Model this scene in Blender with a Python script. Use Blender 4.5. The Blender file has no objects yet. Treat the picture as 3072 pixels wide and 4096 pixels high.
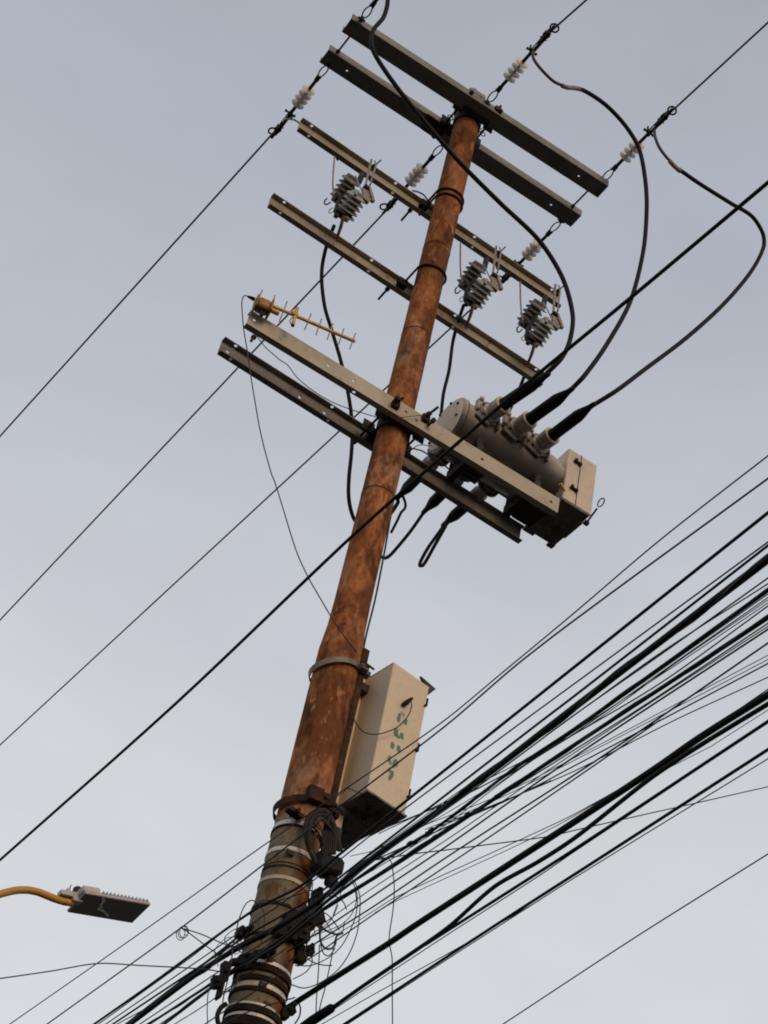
import bpy, math, random
from mathutils import Vector, Matrix
from math import sin, cos, pi, radians, sqrt, atan2, hypot
random.seed(7)
sc = bpy.context.scene

# ------------------------------------------------------------------ camera, sky, sun
ZO = 10.27                                   # height of the lowest pair of crossarms above the ground
FPX = 7400.0; W_PX, H_PX = 3072.0, 4096.0
YAW, PIT, ROLL = 0.4280, 0.7719, 0.2295
CAM = Vector((-3.3342, -7.4498, -8.6695))    # in the pole frame (z = 0 at the lowest crossarms)
fwd = Vector((sin(YAW)*cos(PIT), cos(YAW)*cos(PIT), sin(PIT)))
rt0 = Vector((cos(YAW), -sin(YAW), 0)); up0 = rt0.cross(fwd)
cr, sr = cos(ROLL), sin(ROLL)
RT = cr*rt0 + sr*up0; UP = -sr*rt0 + cr*up0
cam_d = bpy.data.cameras.new('camera'); cam = bpy.data.objects.new('camera', cam_d)
sc.collection.objects.link(cam); sc.camera = cam
cam_d.sensor_fit = 'VERTICAL'; cam_d.sensor_height = 24.0; cam_d.lens = 24.0*FPX/H_PX
cam_d.clip_end = 5000; cam_d.clip_start = 0.05
m = Matrix((RT, UP, -fwd)).transposed().to_4x4(); m.translation = CAM + Vector((0, 0, ZO))
cam.matrix_world = m

SUN_EL, SUN_AZ = radians(22), radians(180)    # azimuth clockwise from +Y: low sun behind the camera
world = bpy.data.worlds.new('World'); sc.world = world; world.use_nodes = True
nt = world.node_tree; nt.nodes.clear()
N = nt.nodes.new; L = nt.links.new
out = N('ShaderNodeOutputWorld'); bg = N('ShaderNodeBackground'); bg2 = N('ShaderNodeBackground'); add = N('ShaderNodeAddShader')
sky = N('ShaderNodeTexSky'); sky.sky_type = 'NISHITA'; sky.sun_disc = False
sky.sun_elevation = SUN_EL; sky.sun_rotation = SUN_AZ; sky.air_density = 1.0; sky.dust_density = 3.0
L(sky.outputs[0], bg.inputs[0]); bg.inputs[1].default_value = 0.008
tc = N('ShaderNodeTexCoord'); sep = N('ShaderNodeSeparateXYZ'); L(tc.outputs['Generated'], sep.inputs[0])
ramp = N('ShaderNodeValToRGB'); cr_ = ramp.color_ramp
cr_.elements[0].position = 0.30; cr_.elements[0].color = (0.64, 0.655, 0.68, 1)
cr_.elements[1].position = 0.95; cr_.elements[1].color = (0.315, 0.332, 0.375, 1)
e = cr_.elements.new(0.58); e.color = (0.565, 0.58, 0.605, 1)
e = cr_.elements.new(0.70); e.color = (0.465, 0.485, 0.525, 1)
e = cr_.elements.new(0.80); e.color = (0.385, 0.41, 0.465, 1)
mp = N('ShaderNodeMapping'); mp.inputs['Scale'].default_value = (2.2, 2.2, 5.0); L(tc.outputs['Generated'], mp.inputs[0])
cl = N('ShaderNodeTexNoise'); cl.inputs['Scale'].default_value = 2.6; cl.inputs['Detail'].default_value = 7; cl.inputs['Roughness'].default_value = .55
L(mp.outputs[0], cl.inputs['Vector'])
mr = N('ShaderNodeMapRange'); mr.inputs[1].default_value = .3; mr.inputs[2].default_value = .75; mr.inputs[3].default_value = .955; mr.inputs[4].default_value = 1.05
L(cl.outputs[0], mr.inputs[0])
mx = N('ShaderNodeVectorMath'); mx.operation = 'SCALE'; L(sep.outputs['Z'], ramp.inputs[0]); L(ramp.outputs[0], mx.inputs[0]); L(mr.outputs[0], mx.inputs['Scale'])
L(mx.outputs[0], bg2.inputs[0]); bg2.inputs[1].default_value = 1.06
L(bg.outputs[0], add.inputs[0]); L(bg2.outputs[0], add.inputs[1]); L(add.outputs[0], out.inputs[0])

sd = bpy.data.lights.new('sun', 'SUN'); so = bpy.data.objects.new('sun', sd); sc.collection.objects.link(so)
sd.energy = 1.12; sd.angle = radians(24); sd.color = (1.0, 0.66, 0.36)
sdir = Vector((sin(SUN_AZ)*cos(SUN_EL), cos(SUN_AZ)*cos(SUN_EL), sin(SUN_EL)))   # towards the sun
so.rotation_euler = sdir.to_track_quat('Z', 'Y').to_euler(); so.location = (0, -20, 30)
sc.view_settings.view_transform = 'Standard'; sc.view_settings.look = 'None'
sc.cycles.pixel_filter_type = 'BLACKMAN_HARRIS'; sc.cycles.filter_width = 1.9      # the soft hand-held lens
sc.view_settings.exposure = 0.06; sc.view_settings.gamma = 1.0

# ------------------------------------------------------------------ measuring helpers (photo pixel -> point on a real plane)
def V(*a): return Vector(a)
def ray(x, y): return RT*((x-W_PX/2)/FPX) + UP*((H_PX/2-y)/FPX) + fwd
def ay(x, y, Y=0.0): d = ray(x, y); return CAM + d*((Y-CAM.y)/d.y)
def ax(x, y, X=0.0): d = ray(x, y); return CAM + d*((X-CAM.x)/d.x)
def az(x, y, Z=0.0): d = ray(x, y); return CAM + d*((Z-CAM.z)/d.z)
def depth(p): return (p-CAM).dot(fwd)

# ------------------------------------------------------------------ mesh builder
class MB:
    def __init__(s): s.v = []; s.f = []
    def add(s, vs, fs):
        o = len(s.v); s.v += [Vector(q) for q in vs]; s.f += [tuple(o+i for i in f) for f in fs]; return s
    def box(s, c, size, X=V(1,0,0), Y=V(0,1,0), Z=V(0,0,1), bev=0.0):
        c = Vector(c); hx, hy, hz = (q/2 for q in size)
        if bev <= 0:
            vs = [c+X*(i*hx)+Y*(j*hy)+Z*(k*hz) for i in (-1,1) for j in (-1,1) for k in (-1,1)]
            return s.add(vs, [(0,1,3,2),(4,6,7,5),(0,4,5,1),(2,3,7,6),(0,2,6,4),(1,5,7,3)])
        b = min(bev, hx*.9, hy*.9, hz*.9); vs = []; idx = {}
        for i in (-1,1):
            for j in (-1,1):
                for k in (-1,1):
                    for a in range(3):
                        d = [hx-b, hy-b, hz-b]; d[a] += b
                        idx[(i,j,k,a)] = len(vs); vs.append(c+X*(i*d[0])+Y*(j*d[1])+Z*(k*d[2]))
        fs = []
        for i in (-1,1):
            fs.append([idx[(i,j,k,0)] for j,k in ((-1,-1),(1,-1),(1,1),(-1,1))])
            fs.append([idx[(j,i,k,1)] for j,k in ((-1,-1),(1,-1),(1,1),(-1,1))])
            fs.append([idx[(j,k,i,2)] for j,k in ((-1,-1),(1,-1),(1,1),(-1,1))])
            for j in (-1,1):
                fs.append([idx[(i,j,-1,0)],idx[(i,j,1,0)],idx[(i,j,1,1)],idx[(i,j,-1,1)]])
                fs.append([idx[(i,-1,j,0)],idx[(i,1,j,0)],idx[(i,1,j,2)],idx[(i,-1,j,2)]])
                fs.append([idx[(-1,i,j,1)],idx[(1,i,j,1)],idx[(1,i,j,2)],idx[(-1,i,j,2)]])
                for k in (-1,1): fs.append([idx[(i,j,k,0)],idx[(i,j,k,1)],idx[(i,j,k,2)]])
        return s.add(vs, fs)
    def tube(s, pts, r, n=8, closed=False, cap=True):
        pts = [Vector(q) for q in pts]; m_ = len(pts)
        rs = r if isinstance(r, (list, tuple)) else [r]*m_
        tg = []
        for i in range(m_):
            if closed: t = pts[(i+1) % m_]-pts[i-1]
            else: t = pts[min(i+1, m_-1)]-pts[max(i-1, 0)]
            tg.append(t.normalized() if t.length > 1e-9 else V(0,0,1))
        a = V(0,0,1) if abs(tg[0].z) < .9 else V(1,0,0)
        u = tg[0].cross(a).normalized(); vs = []
        for i in range(m_):
            u = (u - tg[i]*u.dot(tg[i])).normalized(); w = tg[i].cross(u)
            vs += [pts[i]+(u*cos(2*pi*k/n)+w*sin(2*pi*k/n))*rs[i] for k in range(n)]
        fs = []
        for i in range(m_ if closed else m_-1):
            j = (i+1) % m_
            fs += [(i*n+k, i*n+(k+1) % n, j*n+(k+1) % n, j*n+k) for k in range(n)]
        if cap and not closed: fs += [tuple(range(n))[::-1], tuple(range((m_-1)*n, m_*n))]
        return s.add(vs, fs)
    def lathe(s, prof, o, axis, n=24):       # prof: list of (distance along axis, radius)
        o = Vector(o); axis = Vector(axis).normalized()
        return s.tube_profile([(o+axis*d, r) for d, r in prof], axis, n)
    def tube_profile(s, pr, axis, n):
        a = V(0,0,1) if abs(axis.z) < .9 else V(1,0,0)
        u = axis.cross(a).normalized(); w = axis.cross(u); vs = []; fs = []
        for p_, r in pr: vs += [p_+(u*cos(2*pi*k/n)+w*sin(2*pi*k/n))*max(r, 1e-4) for k in range(n)]
        for i in range(len(pr)-1): fs += [(i*n+k, i*n+(k+1) % n, (i+1)*n+(k+1) % n, (i+1)*n+k) for k in range(n)]
        fs += [tuple(range(n))[::-1], tuple(range((len(pr)-1)*n, len(pr)*n))]
        return s.add(vs, fs)
    def band(s, c, r, h, t, axis=V(0,0,1), a0=0, a1=2*pi, n=40):   # flat strap round a cylinder
        axis = Vector(axis).normalized(); full = abs(a1-a0-2*pi) < 1e-6
        a = V(0,1,0) if abs(axis.y) < .9 else V(1,0,0)
        u = (a-axis*a.dot(axis)).normalized(); w = u.cross(axis); c = Vector(c); vs = []; fs = []
        m_ = n if full else n+1
        for i in range(m_):
            an = a0+(a1-a0)*i/n; d = u*cos(an)+w*sin(an)
            vs += [c+d*r-axis*h/2, c+d*(r+t)-axis*h/2, c+d*(r+t)+axis*h/2, c+d*r+axis*h/2]
        for i in range(n):
            j = (i+1) % m_
            fs += [(i*4+k, i*4+(k+1) % 4, j*4+(k+1) % 4, j*4+k) for k in range(4)]
        if not full: fs += [(0,1,2,3), tuple(n*4+k for k in (3,2,1,0))]
        return s.add(vs, fs)
    def plate(s, o, U, Vv, L0, L1, w0, w1, t, holes=()):           # plate spanned by unit axes U, Vv, with round holes (u, v, r)
        nrm = U.cross(Vv).normalized(); o = Vector(o)
        def quad(u0, u1):
            if u1-u0 < 1e-4: return
            vs = [o+U*a+Vv*b+nrm*c for a in (u0,u1) for b in (w0,w1) for c in (-t/2,t/2)]
            s.add(vs, [(0,1,3,2),(4,6,7,5),(0,4,5,1),(2,3,7,6)] + ([(0,2,6,4),(1,5,7,3)][0:2]))
        cur = L0
        for hu, hv, hr in sorted(holes):
            c0, c1 = hu-hr*1.8, hu+hr*1.8
            if c0 < cur or c1 > L1: continue
            quad(cur, c0); cur = c1
            angs = sorted([2*pi*k/12+.1 for k in range(12)] + [atan2(b-hv, a-hu) % (2*pi) for a in (c0,c1) for b in (w0,w1)])
            n = len(angs); vs = []
            for an in angs:
                dx, dy = cos(an), sin(an)
                k = min([(c1-hu)/dx if dx > 1e-6 else (c0-hu)/dx if dx < -1e-6 else 1e9, (w1-hv)/dy if dy > 1e-6 else (w0-hv)/dy if dy < -1e-6 else 1e9])
                for rr in (k, hr):
                    for c in (-t/2, t/2): vs.append(o+U*(hu+dx*rr)+Vv*(hv+dy*rr)+nrm*c)
            fs = []
            for i in range(n):
                j = (i+1) % n; a, b = i*4, j*4
                fs += [(a, b, b+2, a+2), (a+1, a+3, b+3, b+1), (a+2, b+2, b+3, a+3), (a, a+1, b+1, b)]
            s.add(vs, fs)
        quad(cur, L1); return s
    def prism(s, pts, d):                                          # polygon pushed along vector d
        n = len(pts); pts = [Vector(q) for q in pts]; d = Vector(d)
        return s.add(pts+[q+d for q in pts], [tuple(range(n))[::-1], tuple(range(n, 2*n))]+[(i, (i+1) % n, n+(i+1) % n, n+i) for i in range(n)])

BASE = {}
def finish(name, mb, mat, parent, base, smooth):
    me = bpy.data.meshes.new(name); me.from_pydata([q-base for q in mb.v], [], mb.f); me.validate(); me.update()
    import bmesh
    bm = bmesh.new(); bm.from_mesh(me); bmesh.ops.recalc_face_normals(bm, faces=bm.faces); bm.to_mesh(me); bm.free()
    if smooth:
        me.polygons.foreach_set('use_smooth', [True]*len(me.polygons)); me.set_sharp_from_angle(angle=radians(38))
    me.materials.append(mat)
    o = bpy.data.objects.new(name, me); sc.collection.objects.link(o); return o
def tag(o, label, cat, group=None, kind=None):
    if label: o['label'] = label
    if cat: o['category'] = cat
    if group: o['group'] = group
    if kind: o['kind'] = kind
    return o
def single(name, mb, mat, label, cat, group=None, kind=None, base=None, smooth=True):
    if base is None: base = sum(mb.v, V(0,0,0))/len(mb.v)
    o = finish(name, mb, mat, None, base, smooth); o.location = base+V(0,0,ZO); BASE[o.name] = base
    return tag(o, label, cat, group, kind)
def thing(name, base, label, cat, group=None):
    o = bpy.data.objects.new(name, None); sc.collection.objects.link(o); o.empty_display_size = .2
    base = Vector(base); o.location = base+V(0,0,ZO); BASE[o.name] = base
    return tag(o, label, cat, group)
def part(name, mb, mat, parent, label=None, smooth=True):
    b = BASE[parent.name]; o = finish(name, mb, mat, parent, b, smooth); o.parent = parent; BASE[o.name] = b
    if label: o['label'] = label
    return o
def copy_tree(root, loc, rotz=0, label=None):
    r = root.copy(); sc.collection.objects.link(r); r.location = Vector(loc)+V(0,0,ZO); r.rotation_euler = (0,0,rotz)
    if label: r['label'] = label
    for ch in list(root.children):
        c = ch.copy(); sc.collection.objects.link(c); c.parent = r
        for g in list(ch.children):
            d = g.copy(); sc.collection.objects.link(d); d.parent = c
    return r
def smoothline(pts, k=8):
    pts = [Vector(q) for q in pts]
    if len(pts) < 3: return [pts[0].lerp(pts[-1], i/4) for i in range(5)]
    P = [pts[0]*2-pts[1]]+pts+[pts[-1]*2-pts[-2]]; o = []
    for i in range(1, len(P)-2):
        for j in range(k):
            t = j/k; a, b, c, d = P[i-1], P[i], P[i+1], P[i+2]
            # centripetal-ish: plain Catmull-Rom with chord limited tangents
            lb = (c-b).length; m1 = (c-a); m2 = (d-b)
            m1 = m1.normalized()*lb*.9 if m1.length else m1; m2 = m2.normalized()*lb*.9 if m2.length else m2
            o.append(b*(2*t**3-3*t*t+1)+m1*(t**3-2*t*t+t)+c*(-2*t**3+3*t*t)+m2*(t**3-t*t))
    o.append(pts[-1]); return o

# ------------------------------------------------------------------ materials
def mat(name, col, rough=.6, metal=0.0, spots=None, scale=6, amt=.25, bump=0.0, stretch=(1,1,1), thr=(.45,.62), fine=40, spec=.35):
    m_ = bpy.data.materials.new(name); m_.use_nodes = True; t = m_.node_tree; b = t.nodes['Principled BSDF']
    b.inputs['Roughness'].default_value = rough; b.inputs['Metallic'].default_value = metal; b.inputs['Specular IOR Level'].default_value = spec
    n = t.nodes.new; l = t.links.new
    co = n('ShaderNodeTexCoord'); ma = n('ShaderNodeMapping'); ma.inputs['Scale'].default_value = stretch; l(co.outputs['Object'], ma.inputs[0])
    n1 = n('ShaderNodeTexNoise'); n1.inputs['Scale'].default_value = fine; n1.inputs['Detail'].default_value = 5; l(ma.outputs[0], n1.inputs['Vector'])
    r1 = n('ShaderNodeMapRange'); r1.inputs[1].default_value = .3; r1.inputs[2].default_value = .7; r1.inputs[3].default_value = 1-amt; r1.inputs[4].default_value = 1+amt
    l(n1.outputs[0], r1.inputs[0])
    cur = n('ShaderNodeRGB'); cur.outputs[0].default_value = (*col, 1); cur = cur.outputs[0]
    k = 0
    for c2, sc2, th, mxf in (spots or []):
        k += 1
        n2 = n('ShaderNodeTexNoise'); n2.noise_dimensions = '4D'; n2.inputs['W'].default_value = k*3.7; n2.inputs['Scale'].default_value = sc2; n2.inputs['Detail'].default_value = 6; n2.inputs['Roughness'].default_value = .6
        l(ma.outputs[0], n2.inputs['Vector'])
        r2 = n('ShaderNodeMapRange'); r2.inputs[1].default_value = th[0]; r2.inputs[2].default_value = th[1]; r2.inputs[3].default_value = 0; r2.inputs[4].default_value = mxf; l(n2.outputs[0], r2.inputs[0])
        mi = n('ShaderNodeMix'); mi.data_type = 'RGBA'; l(r2.outputs[0], mi.inputs[0]); l(cur, mi.inputs[6]); mi.inputs[7].default_value = (*c2, 1); cur = mi.outputs[2]
    vm = n('ShaderNodeVectorMath'); vm.operation = 'SCALE'; l(cur, vm.inputs[0]); l(r1.outputs[0], vm.inputs['Scale']); l(vm.outputs[0], b.inputs['Base Color'])
    if bump:
        bp = n('ShaderNodeBump'); bp.inputs['Strength'].default_value = bump; bp.inputs['Distance'].default_value = .004; l(n1.outputs[0], bp.inputs['Height']); l(bp.outputs[0], b.inputs['Normal'])
    m_['vm'] = 0
    return m_
M = {}
M['rust'] = mat('rusty steel', (.285, .103, .036), .9, spots=[((.36,.15,.065), 8, (.48,.60), .75), ((.24,.17,.115), 4, (.54,.64), .6), ((.105,.038,.016), 4.2, (.47,.56), .82), ((.05,.021,.012), 8, (.54,.62), .78), ((.42,.20,.10), 15, (.57,.64), .7), ((.11,.035,.014), 26, (.52,.62), .5)], stretch=(1,1,.5), amt=.22, bump=.5, spec=.1)
M['poleflake'] = mat('flaking beige paint over rust', (.18, .15, .105), .85, spots=[((.13,.10,.065), 4, (.48,.60), .6), ((.10,.042,.02), 7, (.57,.63), .8), ((.07,.055,.04), 16, (.56,.64), .6)], stretch=(1,1,.6), amt=.15, bump=.4, spec=.1)
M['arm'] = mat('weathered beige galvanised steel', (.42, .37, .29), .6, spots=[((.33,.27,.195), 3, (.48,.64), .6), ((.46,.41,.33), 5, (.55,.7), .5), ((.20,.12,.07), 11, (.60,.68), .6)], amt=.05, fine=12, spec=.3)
M['armgrey'] = mat('grey weathered galvanised steel', (.205, .20, .18), .65, spots=[((.13,.125,.11), 3, (.48,.62), .7), ((.27,.26,.225), 6, (.55,.66), .6), ((.10,.08,.06), 14, (.62,.68), .6)], amt=.04, fine=12, spec=.25)
M['armtan'] = mat('tan weathered galvanised steel', (.325, .285, .225), .65, spots=[((.22,.175,.12), 3, (.48,.62), .7), ((.40,.35,.26), 5, (.55,.68), .6), ((.13,.08,.05), 11, (.60,.68), .7)], amt=.05, fine=12, spec=.2)
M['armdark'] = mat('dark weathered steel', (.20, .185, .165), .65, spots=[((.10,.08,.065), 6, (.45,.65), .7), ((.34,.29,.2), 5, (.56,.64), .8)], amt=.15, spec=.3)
M['iron'] = mat('dark galvanised hardware', (.040, .034, .030), .7, spots=[((.018,.015,.013), 20, (.45,.6), .7), ((.12,.10,.085), 30, (.6,.7), .5)], amt=.2, spec=.2)
M['gear'] = mat('blackened clamp iron', (.016, .014, .013), .8, spots=[((.05,.04,.034), 25, (.58,.68), .6)], amt=.2, spec=.12)
M['cream'] = mat('cream painted cabinet steel', (.60, .49, .36), .5, spots=[((.5,.41,.3), 4, (.5,.7), .5), ((.36,.27,.18), 12, (.66,.75), .5)], amt=.05, spec=.35)
M['creamrec'] = mat('pale sooty grey beige paint', (.57, .48, .39), .5, spots=[((.44,.37,.3), 4, (.5,.7), .6), ((.22,.18,.14), 7, (.62,.74), .5)], amt=.07)
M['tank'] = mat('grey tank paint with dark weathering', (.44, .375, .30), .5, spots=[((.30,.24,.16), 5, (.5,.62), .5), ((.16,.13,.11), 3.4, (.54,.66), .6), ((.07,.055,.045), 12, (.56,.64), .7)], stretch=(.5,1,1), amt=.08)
M['cup'] = mat('pale dusty bushing porcelain', (.42, .36, .30), .5, spots=[((.28,.22,.17), 6, (.5,.66), .6), ((.11,.09,.075), 12, (.56,.64), .7)], amt=.08)
M['porc'] = mat('grey porcelain', (.30, .285, .26), .4, spots=[((.15,.13,.12), 9, (.5,.66), .6)], amt=.1, spec=.5)
M['porcdark'] = mat('sooty dark porcelain', (.17, .155, .14), .5, spots=[((.06,.05,.045), 9, (.45,.62), .7)], amt=.1, spec=.4)
M['poly'] = mat('pale grey polymer', (.63, .57, .52), .32, spots=[((.4,.36,.34), 12, (.5,.66), .5)], amt=.05)
M['zinc'] = mat('dull zinc bracket', (.25, .225, .20), .5, metal=.2, spots=[((.16,.12,.09), 14, (.5,.62), .7)], amt=.12)
M['black'] = mat('black rubber', (.009, .008, .010), .65, spots=[((.022,.019,.018), 8, (.5,.7), .6)], amt=.2, spec=.16)
M['wire'] = mat('aluminium conductor gone dark', (.055, .045, .05), .55, spots=[((.1,.08,.08), 20, (.5,.7), .5)], amt=.2)
M['hank'] = mat('dusty brown black cable', (.030, .024, .021), .8, spots=[((.10,.08,.07), 14, (.52,.64), .6)], amt=.2, spec=.15)
M['thin'] = mat('dark grey drop wire', (.030, .029, .032), .6, amt=.2)
M['splice'] = mat('pinkish grey splice sleeve', (.27, .22, .215), .6, spots=[((.14,.10,.10), 20, (.45,.6), .7)], amt=.15)
M['copper'] = mat('brown rusty terminal', (.20, .12, .085), .6, spots=[((.08,.045,.03), 25, (.5,.6), .8), ((.3,.2,.15), 30, (.55,.65), .6)], amt=.15)
M['gold'] = mat('gold anodised aluminium', (.50, .30, .085), .5, metal=.15, spots=[((.26,.13,.04), 9, (.5,.65), .7), ((.6,.45,.25), 14, (.56,.7), .5)], amt=.12)
M['golddark'] = mat('brown antenna feed box', (.30, .155, .04), .55, spots=[((.13,.06,.02), 10, (.5,.62), .8)], amt=.12)
M['strap'] = mat('bright stainless strap', (.58, .54, .49), .45, metal=.2, spots=[((.30,.20,.12), 7, (.52,.62), .7), ((.06,.04,.03), 13, (.60,.66), .9)], amt=.12)
M['strapdull'] = mat('dull cream strap', (.42, .37, .28), .6, spots=[((.2,.13,.08), 10, (.54,.64), .7)], amt=.1)
M['clamp'] = mat('grey clamp band', (.20, .165, .14), .6, metal=.1, spots=[((.09,.06,.045), 9, (.52,.64), .8)], amt=.12)
M['rustdark'] = mat('dark rust clamp', (.055, .028, .018), .85, spots=[((.02,.013,.011), 12, (.48,.6), .8), ((.13,.055,.025), 18, (.58,.66), .6)], amt=.2, spec=.1)
M['yellow'] = mat('ochre yellow lamp arm paint', (.50, .25, .035), .45, spots=[((.3,.14,.03), 3, (.5,.7), .6)], amt=.05)
M['lampbody'] = mat('light grey die cast aluminium', (.47, .43, .42), .5, spots=[((.3,.26,.25), 12, (.5,.7), .6)], amt=.08)
M['lens'] = mat('dark lamp glass', (.15, .13, .115), .4, spots=[((.21,.185,.165), 4, (.5,.7), .5)], amt=.12, fine=90)
M['palezigzag'] = mat('pale yellow smear', (.86, .86, .62), .8, spots=[((.45,.45,.3), 20, (.5,.6), .6)], amt=.1)
M['green'] = mat('faded green stencil paint', (.09, .21, .14), .8, spots=[((.30,.32,.22), 45, (.52,.66), .7)], amt=.15)
M['darkmottle'] = mat('mottled dark steel', (.17, .15, .135), .8, spots=[((.06,.05,.045), 9, (.5,.62), .8), ((.40,.36,.32), 12, (.64,.70), .6)], amt=.25)  # mottled dark tone for the bottom plates and bushing clamp straps
M['band'] = mat('blackened cable band', (.028, .018, .013), .85, spots=[((.012,.01,.009), 12, (.48,.6), .8), ((.09,.04,.02), 18, (.6,.68), .5)], amt=.2, spec=.08)
M['ground'] = mat('worn asphalt', (.036, .034, .032), .95, spots=[((.045,.042,.04), .3, (.45,.65), .7), ((.02,.02,.02), 2, (.5,.65), .5)], amt=.3, fine=25, spec=.1)

# rust climbs the right-hand side of the beige lower pole: the paint is gone there
def lowerpole():
    m_ = M['poleflake']; t = m_.node_tree; n = t.nodes.new; l = t.links.new; b = t.nodes['Principled BSDF']
    src = b.inputs['Base Color'].links[0].from_socket
    co = n('ShaderNodeTexCoord'); se = n('ShaderNodeSeparateXYZ'); l(co.outputs['Object'], se.inputs[0])
    no = n('ShaderNodeTexNoise'); no.inputs['Scale'].default_value = 3.5; no.inputs['Detail'].default_value = 6; l(co.outputs['Object'], no.inputs['Vector'])
    a1 = n('ShaderNodeMath'); a1.operation = 'MULTIPLY_ADD'; l(no.outputs[0], a1.inputs[0]); a1.inputs[1].default_value = .30; l(se.outputs['X'], a1.inputs[2])
    r = n('ShaderNodeMapRange'); l(a1.outputs[0], r.inputs[0]); r.inputs[1].default_value = .145; r.inputs[2].default_value = .185
    ru = n('ShaderNodeTexNoise'); ru.inputs['Scale'].default_value = 11; ru.inputs['Detail'].default_value = 6; l(co.outputs['Object'], ru.inputs['Vector'])
    rr = n('ShaderNodeValToRGB'); l(ru.outputs[0], rr.inputs[0]); rr.color_ramp.elements[0].position = .35; rr.color_ramp.elements[0].color = (.07,.027,.013,1); rr.color_ramp.elements[1].position = .65; rr.color_ramp.elements[1].color = (.30,.12,.04,1)
    mi = n('ShaderNodeMix'); mi.data_type = 'RGBA'; l(r.outputs[0], mi.inputs[0]); l(src, mi.inputs[6]); l(rr.outputs[0], mi.inputs[7]); l(mi.outputs[2], b.inputs['Base Color'])
lowerpole()

# a long sooty band runs along the lower front of the tank, thinning towards the underside
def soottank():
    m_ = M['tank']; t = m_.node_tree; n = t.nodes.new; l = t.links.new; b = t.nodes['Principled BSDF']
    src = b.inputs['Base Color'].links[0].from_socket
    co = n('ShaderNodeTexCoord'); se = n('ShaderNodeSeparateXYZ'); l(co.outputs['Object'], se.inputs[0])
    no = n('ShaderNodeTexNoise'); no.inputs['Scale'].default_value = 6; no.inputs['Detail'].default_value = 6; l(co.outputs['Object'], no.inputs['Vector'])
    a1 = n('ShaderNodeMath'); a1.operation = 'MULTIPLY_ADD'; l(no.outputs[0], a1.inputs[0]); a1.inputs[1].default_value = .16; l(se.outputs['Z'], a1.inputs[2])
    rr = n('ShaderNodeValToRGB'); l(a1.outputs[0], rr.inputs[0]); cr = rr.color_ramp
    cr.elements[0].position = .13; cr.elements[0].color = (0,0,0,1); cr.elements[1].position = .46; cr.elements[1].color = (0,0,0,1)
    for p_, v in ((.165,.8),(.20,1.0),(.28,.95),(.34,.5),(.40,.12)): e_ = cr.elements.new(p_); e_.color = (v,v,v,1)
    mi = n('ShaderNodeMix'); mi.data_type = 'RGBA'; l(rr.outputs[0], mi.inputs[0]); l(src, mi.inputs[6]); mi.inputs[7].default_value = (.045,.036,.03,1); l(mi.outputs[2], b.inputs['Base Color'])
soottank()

# ------------------------------------------------------------------ ground
g = MB(); S = 1500
g.add([(-S,-S,-ZO),(S,-S,-ZO),(S,S,-ZO),(-S,S,-ZO)], [(0,1,2,3)])
single('ground', g, M['ground'], 'dark worn asphalt ground below the pole', 'ground', kind='structure', base=V(0,0,-ZO), smooth=False)

# ------------------------------------------------------------------ the pole
pole = thing('utility_pole', (0,0,-ZO), 'tall rusty steel utility pole with six crossarms and metal straps round its beige foot', 'utility pole')
UPR = [(3.70,.098),(1.0,.100),(0,.103),(-1.0,.105),(-1.50,.107),(-1.72,.111),(-1.90,.126),(-2.2,.1285),(-3.12,.1295)]
def prad(z):
    P = UPR+[(-4.3,.1335),(-ZO,.17)]
    for (z1, r1), (z0, r0) in zip(P, P[1:]):
        if z >= z0: return r0+(r1-r0)*(z-z0)/(z1-z0)
    return .17
mb = MB()
prof = [(z+ZO, r) for z, r in sorted(UPR)]
fine = []
for (d0, r0), (d1, r1) in zip(prof, prof[1:]):
    k = max(1, int((d1-d0)/.25)); fine += [(d0+(d1-d0)*i/k, r0+(r1-r0)*i/k) for i in range(k)]
fine.append(prof[-1]); fine.append((prof[-1][0]+.012, prof[-1][1]*.6))
mb.lathe(fine, (0,0,-ZO), (0,0,1), 48)
shaft = part('shaft', mb, M['rust'], pole, 'rusty orange brown upper steel tube')
mb = MB(); mb.lathe([(0,.17),(3,.155),(ZO-4.3,.1335),(ZO-3.1205,.1297)], (0,0,-ZO), (0,0,1), 48)
part('lower_shaft', mb, M['poleflake'], pole, 'beige flaking lower tube with rust streaks')
mb = MB(); mb.lathe([(0,.12),(.03,.125),(.05,.10)], (0,0,3.71), (0,0,1), 32); part('pole_cap', mb, M['zinc'], pole)
mb = MB(); sm = []
for k in range(19):
    z = 3.4-k*.215; sm.append(V(cos(-1.02)*prad(z), sin(-1.02)*prad(z), z))
mb.tube(sm, .0035, 6); part('weld_seam', mb, M['rust'], pole, 'long vertical seam on the upper tube')
# weld seams
for z in (1.92, .95, -.62):
    mb = MB(); mb.band((0,0,z), prad(z)-.001, .008, .003); part('weld_seam', mb, M['rustdark'], pole)

nr = Vector((-.41, -.912, 0))
def zband(px, py, off=0.0):        # height of a ring whose nearest point shows at this pixel
    n = nr; d = ray(px, py); r = .131+off
    t = (r-(CAM.dot(n)))/d.dot(n); return (CAM+d*t).z
def strap(px, py, wpx, mname, t=.004, dark=None, a0=0, a1=2*pi, name='steel_strap', label=None):
    z = zband(px, py); h = wpx/600.0
    mb = MB(); mb.band((0,0,z), prad(z)+.0005, h, t, a0=a0, a1=a1); return part(name, mb, M[mname], pole, label)
strap(1140, 3277, 15, 'strap'); strap(1140, 3290, 7, 'band', .006)
strap(1140, 3388, 15, 'strap'); strap(1112, 3455, 6, 'band', .003); strap(1112, 3440, 3, 'band', .003)
strap(1112, 3503, 13, 'strapdull')
strap(1062, 3728, 8, 'band', .005); strap(1064, 3604, 5, 'black', .008, name='cable_tie')
strap(1045, 3846, 16, 'strap'); strap(1040, 3866, 22, 'band', .012, label='dark wide clamp band')
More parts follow.
